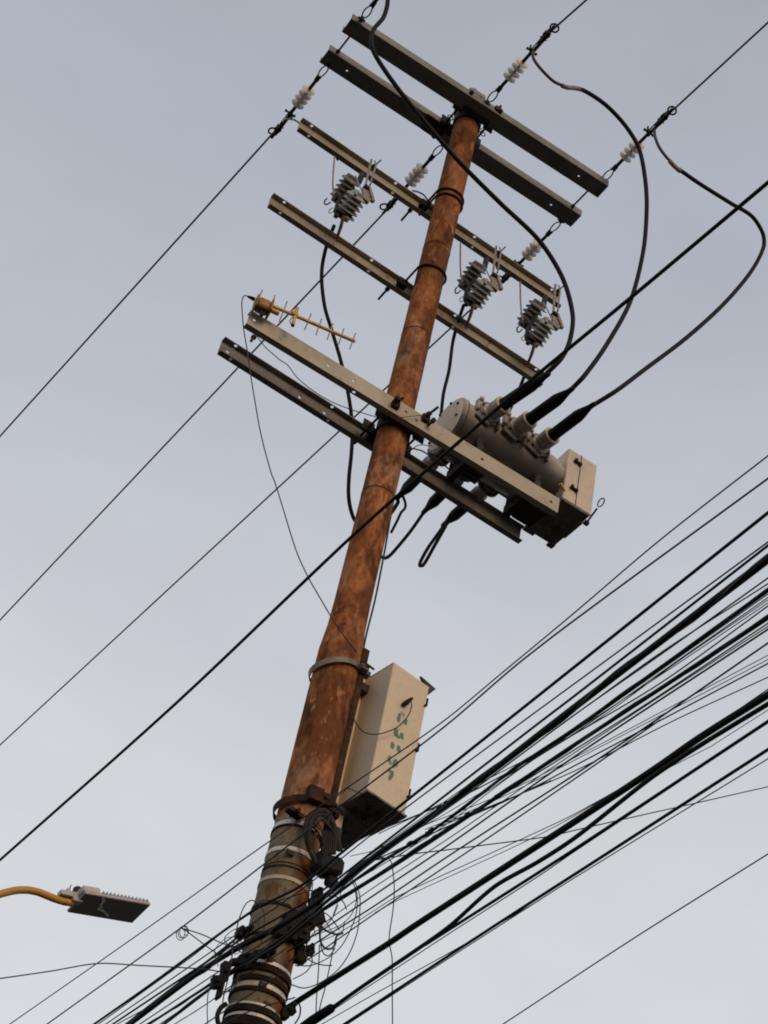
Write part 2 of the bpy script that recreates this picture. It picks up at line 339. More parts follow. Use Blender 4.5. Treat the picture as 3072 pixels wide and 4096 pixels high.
strap(1034, 3908, 15, 'band', .009); strap(1022, 3935, 16, 'strap'); strap(1018, 3952, 12, 'band', .010)
strap(1003, 4014, 14, 'strap'); strap(1000, 4030, 20, 'band', .012)
strap(990, 4056, 16, 'strap'); strap(985, 4080, 30, 'band', .012)
# buckles on the straps
for px, py in ((1085, 3842), (1052, 3941), (1068, 4020), (1160, 3410)):
    z = zband(px, py); p_ = ay(px, py, -.128); mb = MB(); mb.box(p_, (.045,.012,.03), bev=.003); part('strap_buckle', mb, M['iron'], pole)
# clamp bands holding the control cabinet rail
def clampband(z, tilt, mname, h):
    mb = MB(); axis = Vector((tilt, .06, 1))
    mb.band((-.012,-.004,z), prad(z)+.012, h, .006, axis=axis, n=48)
    ear = V(.11,-.115,z-tilt*.11+.006)
    mb.box(ear, (.05,.05,h*1.3), bev=.004); mb.box(ear+V(.04,.03,-.01), (.03,.05,h*.9), bev=.003)
    o = part('clamp_band', mb, M[mname], pole, 'loose flat clamp band standing off the pole')
    b_ = MB(); b_.tube([ear+V(-.04,-.045,0), ear+V(.05,-.03,0)], .007, 6); b_.lathe([(0,.012),(.012,.012)], ear+V(-.035,-.044,0), (-1,-.2,0), 6)
    part('clamp_bolt', b_, M['rustdark'], o)
clampband(zband(1290, 2625)+.0, -.36, 'clamp', .034)
clampband(zband(1230, 3200), -.22, 'rustdark', .04)

# ------------------------------------------------------------------ crossarms
ARMS = {1:(3.5826,-.1732,-1.217,1.188,-.0286),2:(3.5826,.1732,-1.21,1.1995,-.0167),3:(2.5378,.170,-1.222,1.175,.0157),
        4:(1.6221,.2057,-1.229,1.165,.0168),5:(0,-.1652,-1.212,1.191,-.0067),6:(0,.1652,-1.2284,1.174,.0213)}
def armpt(i, x, dy=0, dz=0): z, y, l, r, w = ARMS[i]; return V(x, y+dy+w*x, z+dz)
def armx(i, px, py): return ay(px, py, ARMS[i][1]).x
def hx(i, lst, dy, dz=0):
    o = []
    for q in lst: o.append(ay(q[0], q[1], ARMS[i][1]+dy).x)
    return o
T = .006
def channel(i, H, W, web, mname, upper=(), lower=(), webh=(), label=None):
    z, y, l, r, w = ARMS[i]; U = Vector((1, w, 0)).normalized(); Y = Vector((-w, 1, 0)).normalized(); Z = V(0,0,1)
    o = V(0, y, z); mb = MB(); hr = .0115
    if web == 'bottom':
        mb.plate(o-Z*(H/2-T/2), U, Y, l, r, -W/2, W/2, T, [(a, 0, .009) for a in lower])
        mb.plate(o-Y*(W/2-T/2)+Z*T/2, U, Z, l, r, -H/2+T/2, H/2, T, [(a, 0.012, .007) for a in webh])
        mb.plate(o+Y*(W/2-T/2)+Z*T/2, U, Z, l, r, -H/2+T/2, H/2, T)
    else:
        s = 1 if web == 'back' else -1
        mb.plate(o+Y*(s*(W/2-T/2)), U, Z, l, r, -H/2+T, H/2-T, T, [(a, b, hr) for a, b in webh])
        mb.plate(o+Z*(H/2-T/2), U, Y, l, r, -W/2, W/2, T, [(a, -.004*s, hr) for a in upper])
        mb.plate(o-Z*(H/2-T/2), U, Y, l, r, -W/2, W/2, T, [(a, -.004*s, hr) for a in lower])
    return part('crossarm', mb, M[mname], pole, label, smooth=False)
A1 = channel(1, .07, .14, 'bottom', 'armgrey', webh=[-.55,.62], lower=[-1.0,.95], label='topmost crossarm, front one of the top pair')
A2 = channel(2, .07, .14, 'bottom', 'armgrey', webh=[-.62,.55], lower=[-1.0,.95], label='rear crossarm of the top pair')
A3 = channel(3, .132, .043, 'back', 'armtan', upper=hx(3, [(1243,504),(1579,738),(1897,956),(2209,1172)], 0), lower=hx(3, [(1233,540),(1568,772),(1889,994)], 0), label='channel crossarm carrying the three fuse cutouts')
A4 = channel(4, .132, .043, 'back', 'armtan', upper=hx(4, [(1133,809),(1485,1039),(1820,1267),(2147,1486)], 0), lower=hx(4, [(1119,847),(1473,1081),(1813,1309)], 0), label='bare channel crossarm below the cutouts')
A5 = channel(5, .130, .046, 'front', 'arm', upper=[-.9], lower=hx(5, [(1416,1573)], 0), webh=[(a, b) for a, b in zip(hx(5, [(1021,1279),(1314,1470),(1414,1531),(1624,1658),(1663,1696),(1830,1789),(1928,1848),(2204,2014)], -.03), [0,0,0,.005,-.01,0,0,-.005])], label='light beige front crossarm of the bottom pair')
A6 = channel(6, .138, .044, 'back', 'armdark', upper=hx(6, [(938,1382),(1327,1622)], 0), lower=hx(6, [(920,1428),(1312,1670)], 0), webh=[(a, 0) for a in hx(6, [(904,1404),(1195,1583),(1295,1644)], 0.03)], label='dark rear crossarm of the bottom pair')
# spacer rods between the top pair
for i, x in ((1, -1.14), (1, 1.10)):
    mb = MB(); a, b = armpt(1, x, .05, -.005), armpt(2, x, -.075, -.005); mb.tube([a, b], .008, 8); mb.lathe([(0,.016),(.02,.016)], b, (0,-1,0), 6); part('spacer_rod', mb, M['iron'], pole)
# saddles and through bolts where the arm pairs grip the pole
def grip(i, j, arm, zoff=0.0):
    z = ARMS[i][0]; yf = ARMS[i][1]
    for s in (-1, 1):
        mb = MB(); x = s*(.135 if i == 1 else .14)
        mb.tube([armpt(i, x, -.10, zoff), armpt(j, x, .10, zoff)], .009, 8)
        for yy in (-.085, .085):
            q = armpt(i if yy < 0 else j, x, yy, zoff); mb.lathe([(-.012,.018),(.012,.018)], q, (0,1,0), 6)
        o = part('through_bolt', mb, M['iron'], pole)
        for sy in (-1, 1): mb = MB(); mb.box((s*.145, sy*yf*.47, z), (.085,.012,.10), bev=.003); part('clamp_ear', mb, M['iron'], o)
    mb = MB(); r = prad(z)
    mb.band((0,0,z), r+.002, .10, .010)
    part('clamp_collar', mb, M['iron'], pole, 'dark clamp collar gripped between two crossarms')
    mb = MB(); mb.box((0, -abs(yf)+.045, z-.004), (.24, .05, .10), bev=.004); part('saddle', mb, M['iron'], pole)
    mb = MB(); mb.box((0, abs(yf)-.045, z-.004), (.24, .05, .10), bev=.004); part('saddle', mb, M['iron'], pole)
grip(1, 2, A1); grip(5, 6, A5)
# gusset plate left of the pole top and ragged hardware on top of the upper arm
mb = MB(); mb.prism([(-.30,.10,3.54),(-.10,.10,3.54),(-.10,.245,3.54),(-.26,.245,3.54)], (0,0,.012)); part('gusset_plate', mb, M['iron'], pole)
mb = MB()
for px, py in ((1872, 370), (1898, 365), (1925, 392), (1908, 384)):
    mb.box(ay(px, py, -.17), (.035,.04,.03), X=Vector((1,.3,.2)).normalized(), bev=.005)
mb.box(ay(1904, 383, -.155), (.15,.07,.06), X=Vector((1,0,.12)).normalized(), Z=Vector((-.12,0,1)).normalized(), bev=.012); part('top_bracket', mb, M['zinc'], pole)
mb = MB(); mb.box(ay(1992, 438, -.25), (.06,.03,.05), bev=.006); mb.tube([ay(1985,440,-.25), ay(2003,425,-.25)], .012, 6); part('clamp_nut', mb, M['iron'], pole)
for px, py in ((1802, 470), (1930, 535), (1920, 520)):
    mb = MB(); c = ay(px, py, .0); mb.tube([c+Vector((cos(a)*.024, 0, sin(a)*.026)) for a in [2*pi*k/14 for k in range(14)]], .004, 6, closed=True); part('split_ring', mb, M['iron'], pole)
# U bolts for the single arms 3 and 4
def ubolt(i, zz, drop):
    z = ARMS[i][0]; r = prad(z)+.010; pts = []
    for k in range(21):
        a = pi+pi*k/20; pts.append(V(cos(a)*r, sin(a)*r, z+zz+drop*(-sin(a))))
    pts = [V(-r, ARMS[i][1]+.05, z+zz)] + pts + [V(r, ARMS[i][1]+.05, z+zz)]
    mb = MB(); mb.tube(smoothline(pts, 3), .0085, 8)
    o = part('u_bolt', mb, M['rustdark'], pole)
    for s in (-1, 1):
        n_ = MB(); n_.lathe([(-.012,.017),(.012,.017)], V(s*r, ARMS[i][1]+.02, z+zz), (0,1,0), 6); part('nut', n_, M['iron'], o)
ubolt(3, .035, -.02); ubolt(3, -.03, -.02); ubolt(4, .02, -.02)
for i in (3, 4):
    z, y = ARMS[i][0], ARMS[i][1]
    mb = MB(); mb.box((-.130, y-.045, z-.022), (.07,.05,.07), bev=.004); part('saddle', mb, M['gear'], pole); mb = MB(); mb.box((.110, y-.045, z-.022), (.03,.05,.07), bev=.004); part('saddle', mb, M['gear'], pole)
    mb = MB(); mb.tube([V(-.19, y+.03, z-.05), V(-.19, y+.16, z-.055)], .009, 6); mb.lathe([(0,.018),(.02,.018)], V(-.19, y+.035, z-.05), (0,1,0), 6); part('through_bolt', mb, M['iron'], pole)
# big bolts on the face of the bottom front arm
for px, py, l in ((1585, 1610, .05), (1705, 1665, .10)):
    c = ay(px, py, -.20); mb = MB(); mb.box(c+V(0,.0,-.02), (.055,.03,.06), bev=.006); mb.box(c+V(0,-.01,0), (.03,.03,.04), X=Vector((1,.4,.3)).normalized(), bev=.004)
    mb.tube([c, c+V(.02,-l,.02)], .009, 8); mb.lathe([(-.01,.017),(.012,.017)], c+V(.004,-.025,.004), (.2,-1,.2), 6); part('through_bolt', mb, M['rustdark'], pole, 'rusty through bolt with a long threaded end')
mb = MB(); c = ay(1016, 1345, -.16); mb.tube([c, c+V(-.008,0,-.055)], .009, 8); mb.lathe([(0,.018),(.015,.018)], c+V(0,0,-.002), (0,0,-1), 6); part('through_bolt', mb, M['iron'], pole)
# conduit / earth cable running down the right side of the pole
mb = MB(); mb.tube(smoothline([ay(1592,1900,-.04), ay(1560,2080,-.05), ay(1543,2180,-.05), ay(1528,2260,-.05), ay(1500,2400,-.05), ay(1465,2540,-.05), ay(1445,2640,-.06)], 4), .006, 6)
single('earth_cable', mb, M['thin'], 'thin dark cable hugging the right side of the rusty pole between recloser and cabinet', 'cable')

# ------------------------------------------------------------------ tension insulator strings (one kind, six of them)
ins = thing('tension_insulator', (0,0,0), '', 'insulator', 'tension insulator strings on the top crossarms')
ins0 = ins
mb = MB()
for s in (-1, 1): mb.tube(smoothline([(0,0,0),(s*.022,.05,.004*s),(s*.022,.10,.004*s),(s*.008,.14,0)], 5), .0055, 6)
mb.tube([(-.03,0,0),(.03,0,0)], .010, 8); mb.tube([(-.02,.14,0),(.02,.14,0)], .008, 8); mb.box((0,.165,0), (.035,.05,.03), bev=.006)
mb.box((0,.0,.005), (.03,.035,.05), bev=.006)
part('shackle', mb, M['iron'], ins)
mb = MB(); mb.tube([(0,.17,0),(0,.28,0)], .014, 10); mb.tube([(0,.28,0),(0,.46,0)], .010, 10); mb.tube([(0,.46,0),(0,.56,0)], .014, 10); part('core_rod', mb, M['iron'], ins)
sh = MB(); prof = []
for k in range(4):
    c = .293+k*.0535
    prof += [(c-.014,.012),(c-.005,.030),(c-.002,.052),(c+.001,.058),(c+.004,.055),(c+.006,.026),(c+.014,.012)]
sh.lathe([(.262,.013)]+prof+[(.478,.013)], (0,0,0), (0,1,0), 24); part('insulator_sheds', sh, M['poly'], ins)
mb = MB(); mb.box((0,.575,0), (.03,.035,.05), bev=.005); mb.tube([(-.035,.575,.01),(.035,.575,.01)], .008, 8); mb.tube([(.03,.60,-.02),(.03,.60,.03)], .008, 6)
mb.lathe([(0,.013),(.012,.013)], (.035,.575,.01), (1,0,0), 6); mb.lathe([(0,.013),(.012,.013)], (-.035,.575,.01), (-1,0,0), 6)
for s in (-1, 1): mb.box((s*.016,.645,0), (.005,.12,.02), bev=.001)
part('clevis', mb, M['iron'], ins)
mb = MB(); mb.prism([(-.012,.66,-.02),(-.012,.70,.035),(-.012,.76,.040),(-.012,.825,.012),(-.012,.80,-.03),(-.012,.72,-.035)], (.026,0,0)); mb.box((0,.76,.005), (.05,.05,.03), bev=.005)
mb.tube([(0,.60,-.01),(0,.70,-.02),(0,.86,0)], .012, 8)
for yy in (.72,.76): mb.tube([(-.03,yy,.0),(.03,yy,0)], .006, 6)
part('dead_end_clamp', mb, M['iron'], ins)
mb = MB(); mb.tube([(cos(a)*.032-.02, .825+sin(a)*.032, .035+.008*cos(a)) for a in [2*pi*k/18 for k in range(18)]], .0075, 6, closed=True); part('lifting_ring', mb, M['rustdark'], ins)
S_AT = [((-1.14,.24,3.56),0,'white polymer insulator hanging from the left end of the rear top crossarm'),
        ((-.05,.24,3.53),0,'white polymer insulator behind the pole on the rear top crossarm'),
        ((1.112,.24,3.57),0,'white polymer insulator on the rear top crossarm right end, crossed by a black cable'),
        ((.015,-.24,3.60),pi,'white polymer insulator reaching forward over the pole top'),
        ((1.143,-.24,3.62),pi,'white polymer insulator on the right end of the topmost crossarm'),
        ((-1.15,-.24,3.57),pi,'insulator on the left end of the topmost crossarm, cut off by the photo edge')]
ins.location = Vector(S_AT[0][0])+V(0,0,ZO); ins['label'] = S_AT[0][2]
for loc, rz, lab in S_AT[1:]: copy_tree(ins0, loc, rz, lab)

# ------------------------------------------------------------------ power lines
def longline(name, label, cat, pts, rpx, mname, group, ext0=0.0, ext1=0.0, n=8, sag=0.0, jitter=0.0):
    pts = [Vector(q) for q in pts]
    if ext0: d = (pts[0]-pts[1]).normalized(); pts = [pts[0]+d*ext0+V(0,0,sag)]+pts
    if ext1: d = (pts[-1]-pts[-2]).normalized(); pts = pts+[pts[-1]+d*ext1+V(0,0,sag)]
    ctr = min(pts, key=lambda q: abs((q-CAM).length-9)); r = rpx/2*depth(ctr)/FPX if rpx > .5 else rpx
    mb = MB(); ln = smoothline(pts, 6)
    mb.tube(ln, r, n); return single(name, mb, M[mname], label, cat, group)
GPL = 'bare power lines tied to the top insulators'
def pl(a, b_end, lab, extra, r=.0082):
    a = Vector(a); b_ = Vector(b_end); d = (b_-a); far = b_+d.normalized()*extra
    pts = [a.lerp(b_, i/6) for i in range(7)]+[far]; mb = MB(); mb.tube(pts, r, 8)
    return single('power_line', mb, M['wire'], lab, 'power line', GPL)
pl((-1.15,1.02,3.565), az(0,1745,3.50), 'bare power line running down left from the left end insulator', 30)
pl((-.04,1.02,3.545), az(0,2480,3.50), 'bare power line passing behind the pole and the crossarms to the left', 30)
pl((1.11,1.03,3.575), az(0,2980,3.50), 'bare power line from the right end insulator passing behind the recloser to the left', 30)
pl((.02,-1.02,3.605), az(2345,0,3.58), 'bare power line rising from the forward insulator over the pole top to the top edge', 25)
pl((1.15,-1.03,3.62), az(3072,90,3.58), 'bare power line rising from the right end insulator of the topmost crossarm', 25)
pl((-1.15,-1.02,3.575), (-1.16,-2.6,3.56), 'bare power line leaving the left end of the topmost crossarm beyond the top edge', 25)
# the long black cable that crosses in front of everything
pts = [az(*q, -2.7) for q in ((0,3440),(700,2817),(1360,2190),(1570,2000),(2100,1540),(2560,1160),(3072,730))]
longline('overhead_cable', 'long black cable crossing in front of the pole and the recloser', 'cable', pts, 14.5, 'black', None, 30, 20)

# ------------------------------------------------------------------ jumpers from the insulators to the recloser
def bez(name, label, q, Y, r, mname='black', group=None, n=10, first=None, last=None, k=8):
    pts = [ay(x, y, Y if not callable(Y) else Y(i/(len(q)-1))) for i, (x, y) in enumerate(q)]
    if first is not None: pts = [Vector(first)]+pts
    if last is not None: pts = pts+[Vector(last)]
    ln = smoothline(pts, k); mb = MB()
    mb.tube(ln, r, n)
    return single(name, mb, M[mname], label, 'cable', group), ln
D = 1.8517
GJ = 'jumper cables from the upper insulators to the recloser'
UPB = [V(.568,-.35,.40), V(.775,-.364,.40), V(.971,-.351,.40)]      # mouths of the upper bushings
UPE = [V(.628,-.745,.40), V(.819,-.752,.40), V(1.003,-.738,.40)]
J1 = [(838,-25),(837,8),(828,38),(806,66),(803,100),(822,138),(870,205),(940,290),(1000,358),(1082,440),(1165,520),(1215,600),(1237,680),(1231,735),(1212,775)]
bez('jumper_cable', 'thick black jumper looping down from the top left across the pole to the left sleeve', [(x*D, y*D) for x, y in J1], lambda t: -1.0+.16*t, .0160, group=GJ, first=V(-1.15,-.88,3.56), last=UPE[0]+V(-.015,.02,-.01))
J2 = [(1232,189),(1262,196),(1310,228),(1352,273),(1380,320),(1394,390),(1397,450),(1390,540),(1362,650),(1310,745),(1262,812)]
bez('jumper_cable', 'black jumper curving from the forward insulator down to the middle sleeve', [(x*D, y*D) for x, y in J2], lambda t: -1.05+.22*t, .0160, group=GJ, last=UPE[1]+V(0,.02,0))
J3 = [(1467,366),(1510,396),(1580,440),(1625,468),(1648,505),(1649,535),(1620,590),(1560,660),(1480,732),(1390,800),(1330,845)]
bez('jumper_cable', 'black jumper bulging right to the photo edge and back to the right sleeve', [(x*D, y*D) for x, y in J3], lambda t: -1.10+.26*t, .0155, group=GJ, last=UPE[2]+V(0,.02,0))
GT = 'bare jumper tails'
bez('jumper_tail', 'bare conductor tail from the forward insulator to its pink splice', [(1152*D,112*D),(1152*D,125*D),(1165*D,145*D),(1195*D,175*D),(1218*D,186*D)], -1.05, .0115, 'wire', GT)
bez('jumper_tail', 'bare conductor tail from the right top insulator to its pink splice', [(1414*D,282*D),(1415*D,295*D),(1424*D,318*D),(1440*D,340*D),(1448*D,348*D)], -1.10, .0115, 'wire', GT)
GS = 'compression splices on the jumpers'
for q, Y, lab in (([(1214,185),(1226,189),(1240,190),(1252,192)], -1.05, 'pinkish compression splice on the middle jumper'), ([(1446,347),(1456,358),(1466,367),(1470,370)], -1.10, 'pinkish compression splice on the right jumper')):
    pts = [ay(x*D, y*D, Y) for x, y in q]; mb = MB(); mb.tube(smoothline(pts, 4), [.0175]*(len(pts)*4-3), 10); single('splice_sleeve', mb, M['splice'], lab, 'splice', GS)

# ------------------------------------------------------------------ recloser on the bottom pair
rec = thing('recloser', (.85,0,.06), 'beige cylindrical recloser with six bushings and a square end box on the bottom crossarms', 'recloser')
ZT, RTK, X0, X1 = .335, .205, ay(1779,1716,0).x, 1.215
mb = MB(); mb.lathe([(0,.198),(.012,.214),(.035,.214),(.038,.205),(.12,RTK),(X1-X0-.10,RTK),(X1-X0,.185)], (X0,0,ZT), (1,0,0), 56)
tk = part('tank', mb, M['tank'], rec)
mb = MB(); mb.lathe([(0,.19),(.010,.199)], (X0-.008,0,ZT), (1,0,0), 56)
mb2 = MB(); mb2.lathe([(-.012,.17),(0,.196),(.002,.196)], (X0-.002,0,ZT), (1,0,0), 56)
cp = part('end_cap', mb2, M['creamrec'], rec, 'round bolted end cap')
for k in range(8):
    a = 2*pi*k/8+.3; b_ = MB(); b_.lathe([(0,.010),(.012,.010)], (X0-.012, cos(a)*.165, ZT+sin(a)*.165), (-1,0,0), 6); part('cap_bolt', b_, M['iron'], cp)
mb = MB()
mb.band((X0+.037,0,ZT), .2055, .006, .010, axis=(1,0,0)); part('flange_rim', mb, M['rustdark'], tk)
# upper bushings
for k in range(3):
    a, e_ = UPB[k], UPE[k]; d = (e_-a).normalized(); b0 = a-d*.25
    mb = MB()
    mb.lathe([(0,.070),(.10,.070),(.135,.068),(.145,.052),(.160,.051),(.170,.060),(.245,.062),(.25,.059),(.25,.050)], b0, d, 32)
    bs = part('bushing', mb, M['cup'], rec, 'upper forward bushing with an open grey mouth')
    ri = MB(); ri.band(b0+d*.2465, .050, .008, .013, axis=d, n=32); part('rim', ri, M['creamrec'], bs)
    fl = MB(); fl.lathe([(0,.090),(.014,.090)], b0+d*.112, d, 24); 
    for j in range(6):
        an = 2*pi*j/6+.4; u = d.cross(V(0,0,1)).normalized(); w = u.cross(d); fl.lathe([(0,.010),(.024,.010)], b0+d*.12+(u*cos(an)+w*sin(an))*.078, d, 6)
    part('flange', fl, M['armdark'], bs)
    br = MB(); br.box(b0+d*.105+V(-.080,0,.035), (.045,.05,.10), bev=.008); br.box(b0+d*.135+V(-.088,0,.072), (.03,.03,.03), bev=.006)
    part('bushing_bracket', br, M['cup'], bs)
    b2_ = MB(); b2_.box(b0+d*.118+V(-.04,0,-.075), (.12,.02,.05), X=Vector((1,0,-.35)).normalized(), Z=Vector((.35,0,1)).normalized(), bev=.004); b2_.box(b0+d*.118+V(.075,0,-.05), (.02,.025,.11), bev=.003); part('clamp_strap', b2_, M['darkmottle'], bs)
    mb = MB(); L_ = (e_-a).length
    mb.lathe([(-.03,.043),(.01,.043),(.03,.0415),(L_-.14,.0415),(L_-.11,.037),(L_-.03,.019),(L_+.01,.0165),(L_+.02,.012)], a, d, 24)
    part('cable_sleeve', mb, M['black'], rec, 'black heat shrink sleeve pushed into a forward bushing')
LOB = [V(.445,.16,.25), V(.655,.16,.25), V(.86,.16,.25)]; LOE = [V(.463,.715,.25), V(.675,.705,.25), V(.848,.712,.25)]
for k in range(3):
    a, e_ = LOB[k], LOE[k]; d = (e_-a).normalized()
    mb = MB(); mb.lathe([(0,.062),(.04,.062),(.06,.050),(.10,.049),(.115,.056),(.23,.056),(.235,.046)], a, d, 32)
    bs = part('bushing', mb, M['cup'], rec, 'lower rear bushing')
    fl = MB(); fl.lathe([(0,.085),(.018,.085)], a+d*.02, d, 24); part('flange', fl, M['armdark'], bs)
    L_ = (e_-a).length; mb = MB()
    mb.lathe([(.21,.042),(.25,.040),(L_-.14,.040),(L_-.12,.036),(L_-.05,.019),(L_,.0165),(L_+.01,.012)], a, d, 24)
    part('cable_sleeve', mb, M['black'], rec, 'black heat shrink sleeve under the rear bushing')
# mounting saddles
mb = MB()
for x in (.55, 1.02):
    mb.box((x,0,.10), (.05,.36,.085), bev=.004); mb.box((x,-.12,.16), (.05,.10,.10), bev=.01); mb.box((x,.12,.16), (.05,.10,.10), bev=.01)
mb.box((.80,-.05,.135), (.46,.10,.03), bev=.004); mb.box((1.13,.06,.10), (.16,.20,.08), bev=.01); mb.box((.62,.05,.12), (.20,.14,.06), bev=.02)
part('mounting_frame', mb, M['iron'], rec)
mb = MB(); mb.tube([V(.55,.05,.085), V(1.12,.05,.085)], .008, 6); part('tie_rod', mb, M['iron'], rec)
# end box
BX0, BX1, BZ0, BZ1 = 1.208, 1.449, .090, .575
hb = MB(); hb.box(((BX0+BX1)/2, 0, (BZ0+BZ1)/2), (BX1-BX0, .40, BZ1-BZ0), bev=.006); box = part('end_box', hb, M['creamrec'], rec, 'square cream end box with two latches', smooth=False)
mb = MB(); mb.box(((BX0+BX1)/2, .0, BZ0-.006), (BX1-BX0-.02, .385, .008)); mb.box((BX0+.02,.15,BZ0-.012), (.09,.12,.02), bev=.004); mb.box((BX1-.03,.20,BZ0-.008),(.05,.05,.02),bev=.004); mb.box((BX1-.02,-.02,BZ0-.012),(.035,.20,.02),bev=.004); part('bottom_plate', mb, M['darkmottle'], box)
xs = ay(2297,1940,-.2).x+.028
mb = MB(); mb.box((xs,-.2018,(BZ0+BZ1)/2), (.005,.003,BZ1-BZ0-.01)); part('door_seam', mb, M['iron'], box)
for px, py in ((2312,1850),(2296,1955)):
    c = ay(px, py, -.21); mb = MB(); mb.box(c, (.062,.018,.016), bev=.003); mb.box(c+V(-.018,-.006,.004), (.02,.02,.03), bev=.003); mb.box(c+V(.02,-.004,-.004), (.022,.016,.026), bev=.003); part('latch', mb, M['rustdark'], box)
mb = MB(); mb.tube(smoothline([(1.29,-.1,BZ1),(1.29,-.1,BZ1+.03),(1.32,-.08,BZ1+.045),(1.35,-.06,BZ1+.03),(1.35,-.06,BZ1)], 5), .006, 6); part('lifting_eye', mb, M['iron'], box)
mb = MB(); c = ay(2240,1935,-.24); mb.lathe([(0,.014),(.02,.014),(.022,.009),(.06,.009)], c, (.8,.3,-.2), 10); part('brass_fitting', mb, M['gold'], box)
mb = MB(); a = ay(2345,2092,.02); b_ = ay(2388,2034,-.10); c = ay(2404,2010,-.13)
mb.tube([a, b_], .0075, 8); u = (c-b_).normalized(); w = u.cross(fwd).normalized()
mb.tube([c+u*cos(t)*.034+w*sin(t)*.017 for t in [2*pi*k/20 for k in range(20)]], .0045, 6, closed=True); mb.box(a, (.035,.035,.03), bev=.005); part('trip_lever', mb, M['iron'], rec, 'trip lever ending in a pull ring')

# ------------------------------------------------------------------ fuse cutouts on the third arm
xr = .891
cut = thing('fuse_cutout', (xr, .17, 2.4), '', 'fuse cutout', 'fuse cutouts on the channel crossarm')
def cp_(X, Y, y=.0): return ay(2000+X*.1808, 1100+Y*.1808, y)
def shedstack(a, b_, n, R, core):
    mb = MB(); d = (b_-a); L_ = d.length; pr = [(-.02, core*1.1)]
    for k in range(n):
        c = L_*(k+.5)/n; s = L_/n
        pr += [(c-s*.46, core*1.25), (c-s*.30, R*.80), (c-s*.05, R*.98), (c+s*.12, R), (c+s*.20, R*.93), (c+s*.16, R*.6), (c+s*.44, core*1.2)]
    pr += [(L_+.02, core*1.1)]
    mb.lathe(pr, a, d, 28); return mb
fa = cp_(1060,1040,-.06); fb = fa+V(0,.142,-.082)*1.12
part('porcelain_body', shedstack(fa, fb, 5, .080, .040), M['porc'], cut, 'grey front insulator')
ba = cp_(850,640,.05); bb = ba+V(0,.142,-.082)*1.15
part('rear_insulator', shedstack(ba, bb, 5, .074, .040), M['porcdark'], cut, 'dark rear insulator')
mb = MB(); mb.box((ba+fa)/2+V(0,.09,-.02), (.05,.06,.16), Y=Vector((0,.9,-.4)).normalized(), Z=Vector((0,.4,.9)).normalized(), bev=.01)
mb.box(cp_(700,1430,.06), (.085,.06,.045), bev=.008); mb.box(cp_(620,1250,.08), (.035,.04,.16), bev=.008); mb.box(cp_(600,1080,.09), (.05,.06,.06), bev=.012)
for x, y in ((620,1500),(880,1500),(640,1350)): mb.box(cp_(x,y,.05), (.03,.03,.035), bev=.006)
mb.tube([ba-V(0,.0,-.0), cp_(960,700,.10), cp_(1000,480,.14)], .022, 8); part('base_bracket', mb, M['iron'], cut)
mb = MB()
def bar(a, b_, w, t=.006):
    d = (b_-a); L_ = d.length; d.normalize(); n_ = d.cross(fwd).normalized(); k = n_.cross(d)
    mb.box((a+b_)/2, (w, t, L_), X=n_, Y=k, Z=d, bev=.001)
bar(cp_(1225,215,-.02), cp_(1180,830,-.06), .016, .02); bar(cp_(1290,225,-.02), cp_(1330,330,-.03), .010); bar(cp_(1330,320,-.03), cp_(1275,800,-.07), .012, .016)
bar(cp_(965,600,-.05), cp_(1155,990,-.09), .009); bar(cp_(870,750,-.03), cp_(1030,840,-.06), .008)
mb.prism([cp_(1270,860,-.09), cp_(1310,850,-.09), cp_(1420,1165,-.09), cp_(1365,1150,-.09)], V(0,.03,.004)); mb.prism([cp_(1165,1000,-.085), cp_(1330,1120,-.085), cp_(1300,1205,-.085), cp_(1170,1090,-.085)], V(0,.03,.004)); mb.prism([cp_(1150,880,-.075), cp_(1275,870,-.075), cp_(1340,1110,-.08), cp_(1180,1010,-.08)], V(0,.02,.003))
part('contact_bracket', mb, M['zinc'], cut)
mb = MB(); mb.box(cp_(1205,880,-.07), (.045,.05,.035), bev=.008); mb.box(cp_(1290,350,-.02), (.028,.03,.02), bev=.004); mb.box(cp_(1285,430,-.02), (.02,.03,.02), bev=.004); mb.box(cp_(1290,680,-.05), (.035,.03,.03), bev=.006)
mb.tube([cp_(1310,330,-.02), cp_(1430,215,-.06)], .0055, 6); part('top_contact', mb, M['iron'], cut)
mb = MB(); mb.tube([cp_(1060,960,-.08), cp_(1020,1060,-.09)], .012, 8)
part('fuse_tube', mb, M['porc'], cut)
mb = MB(); mb.tube(smoothline([cp_(x,y,.04) for x,y in ((415,1130),(378,1180),(395,1265),(490,1205))], 4), .0055, 6); part('hook', mb, M['iron'], cut)
mb = MB(); mb.tube(smoothline([cp_(x,y,.04) for x,y in ((545,1330),(480,1390),(490,1445),(540,1440),(565,1400))], 4), .003, 6); part('wire_loop', mb, M['thin'], cut)
mb = MB(); a, b_, c = cp_(765,1530,.04), cp_(700,1750,.10), cp_(625,1940,.16); mb.tube(smoothline([a, b_, c, cp_(600,2020,.2)], 4), [.0125]*5+[.0115]*4+[.009]*4, 10); part('cable_lug', mb, M['copper'], cut)
mb = MB(); ln = smoothline([cp_(x,y,.1) for x,y in ((445,150),(450,350),(452,520),(462,700),(478,860),(515,1010))], 4); mb.tube(ln, .0065, 8); part('bonding_strap', mb, M['splice'], cut)
cut['label'] = 'rightmost grey fuse cutout, at the end of the channel crossarm'
cb = BASE[cut.name]
copy_tree(cut, cb+V(.339-xr, -.005, -.02), 0, 'fuse cutout just right of the pole')
copy_tree(cut, cb+V(-.796-xr, -.02, 0.0), 0, 'fuse cutout on the left half of the channel crossarm, left of the pole')
GK = 'black cables dropping from the fuse cutouts'
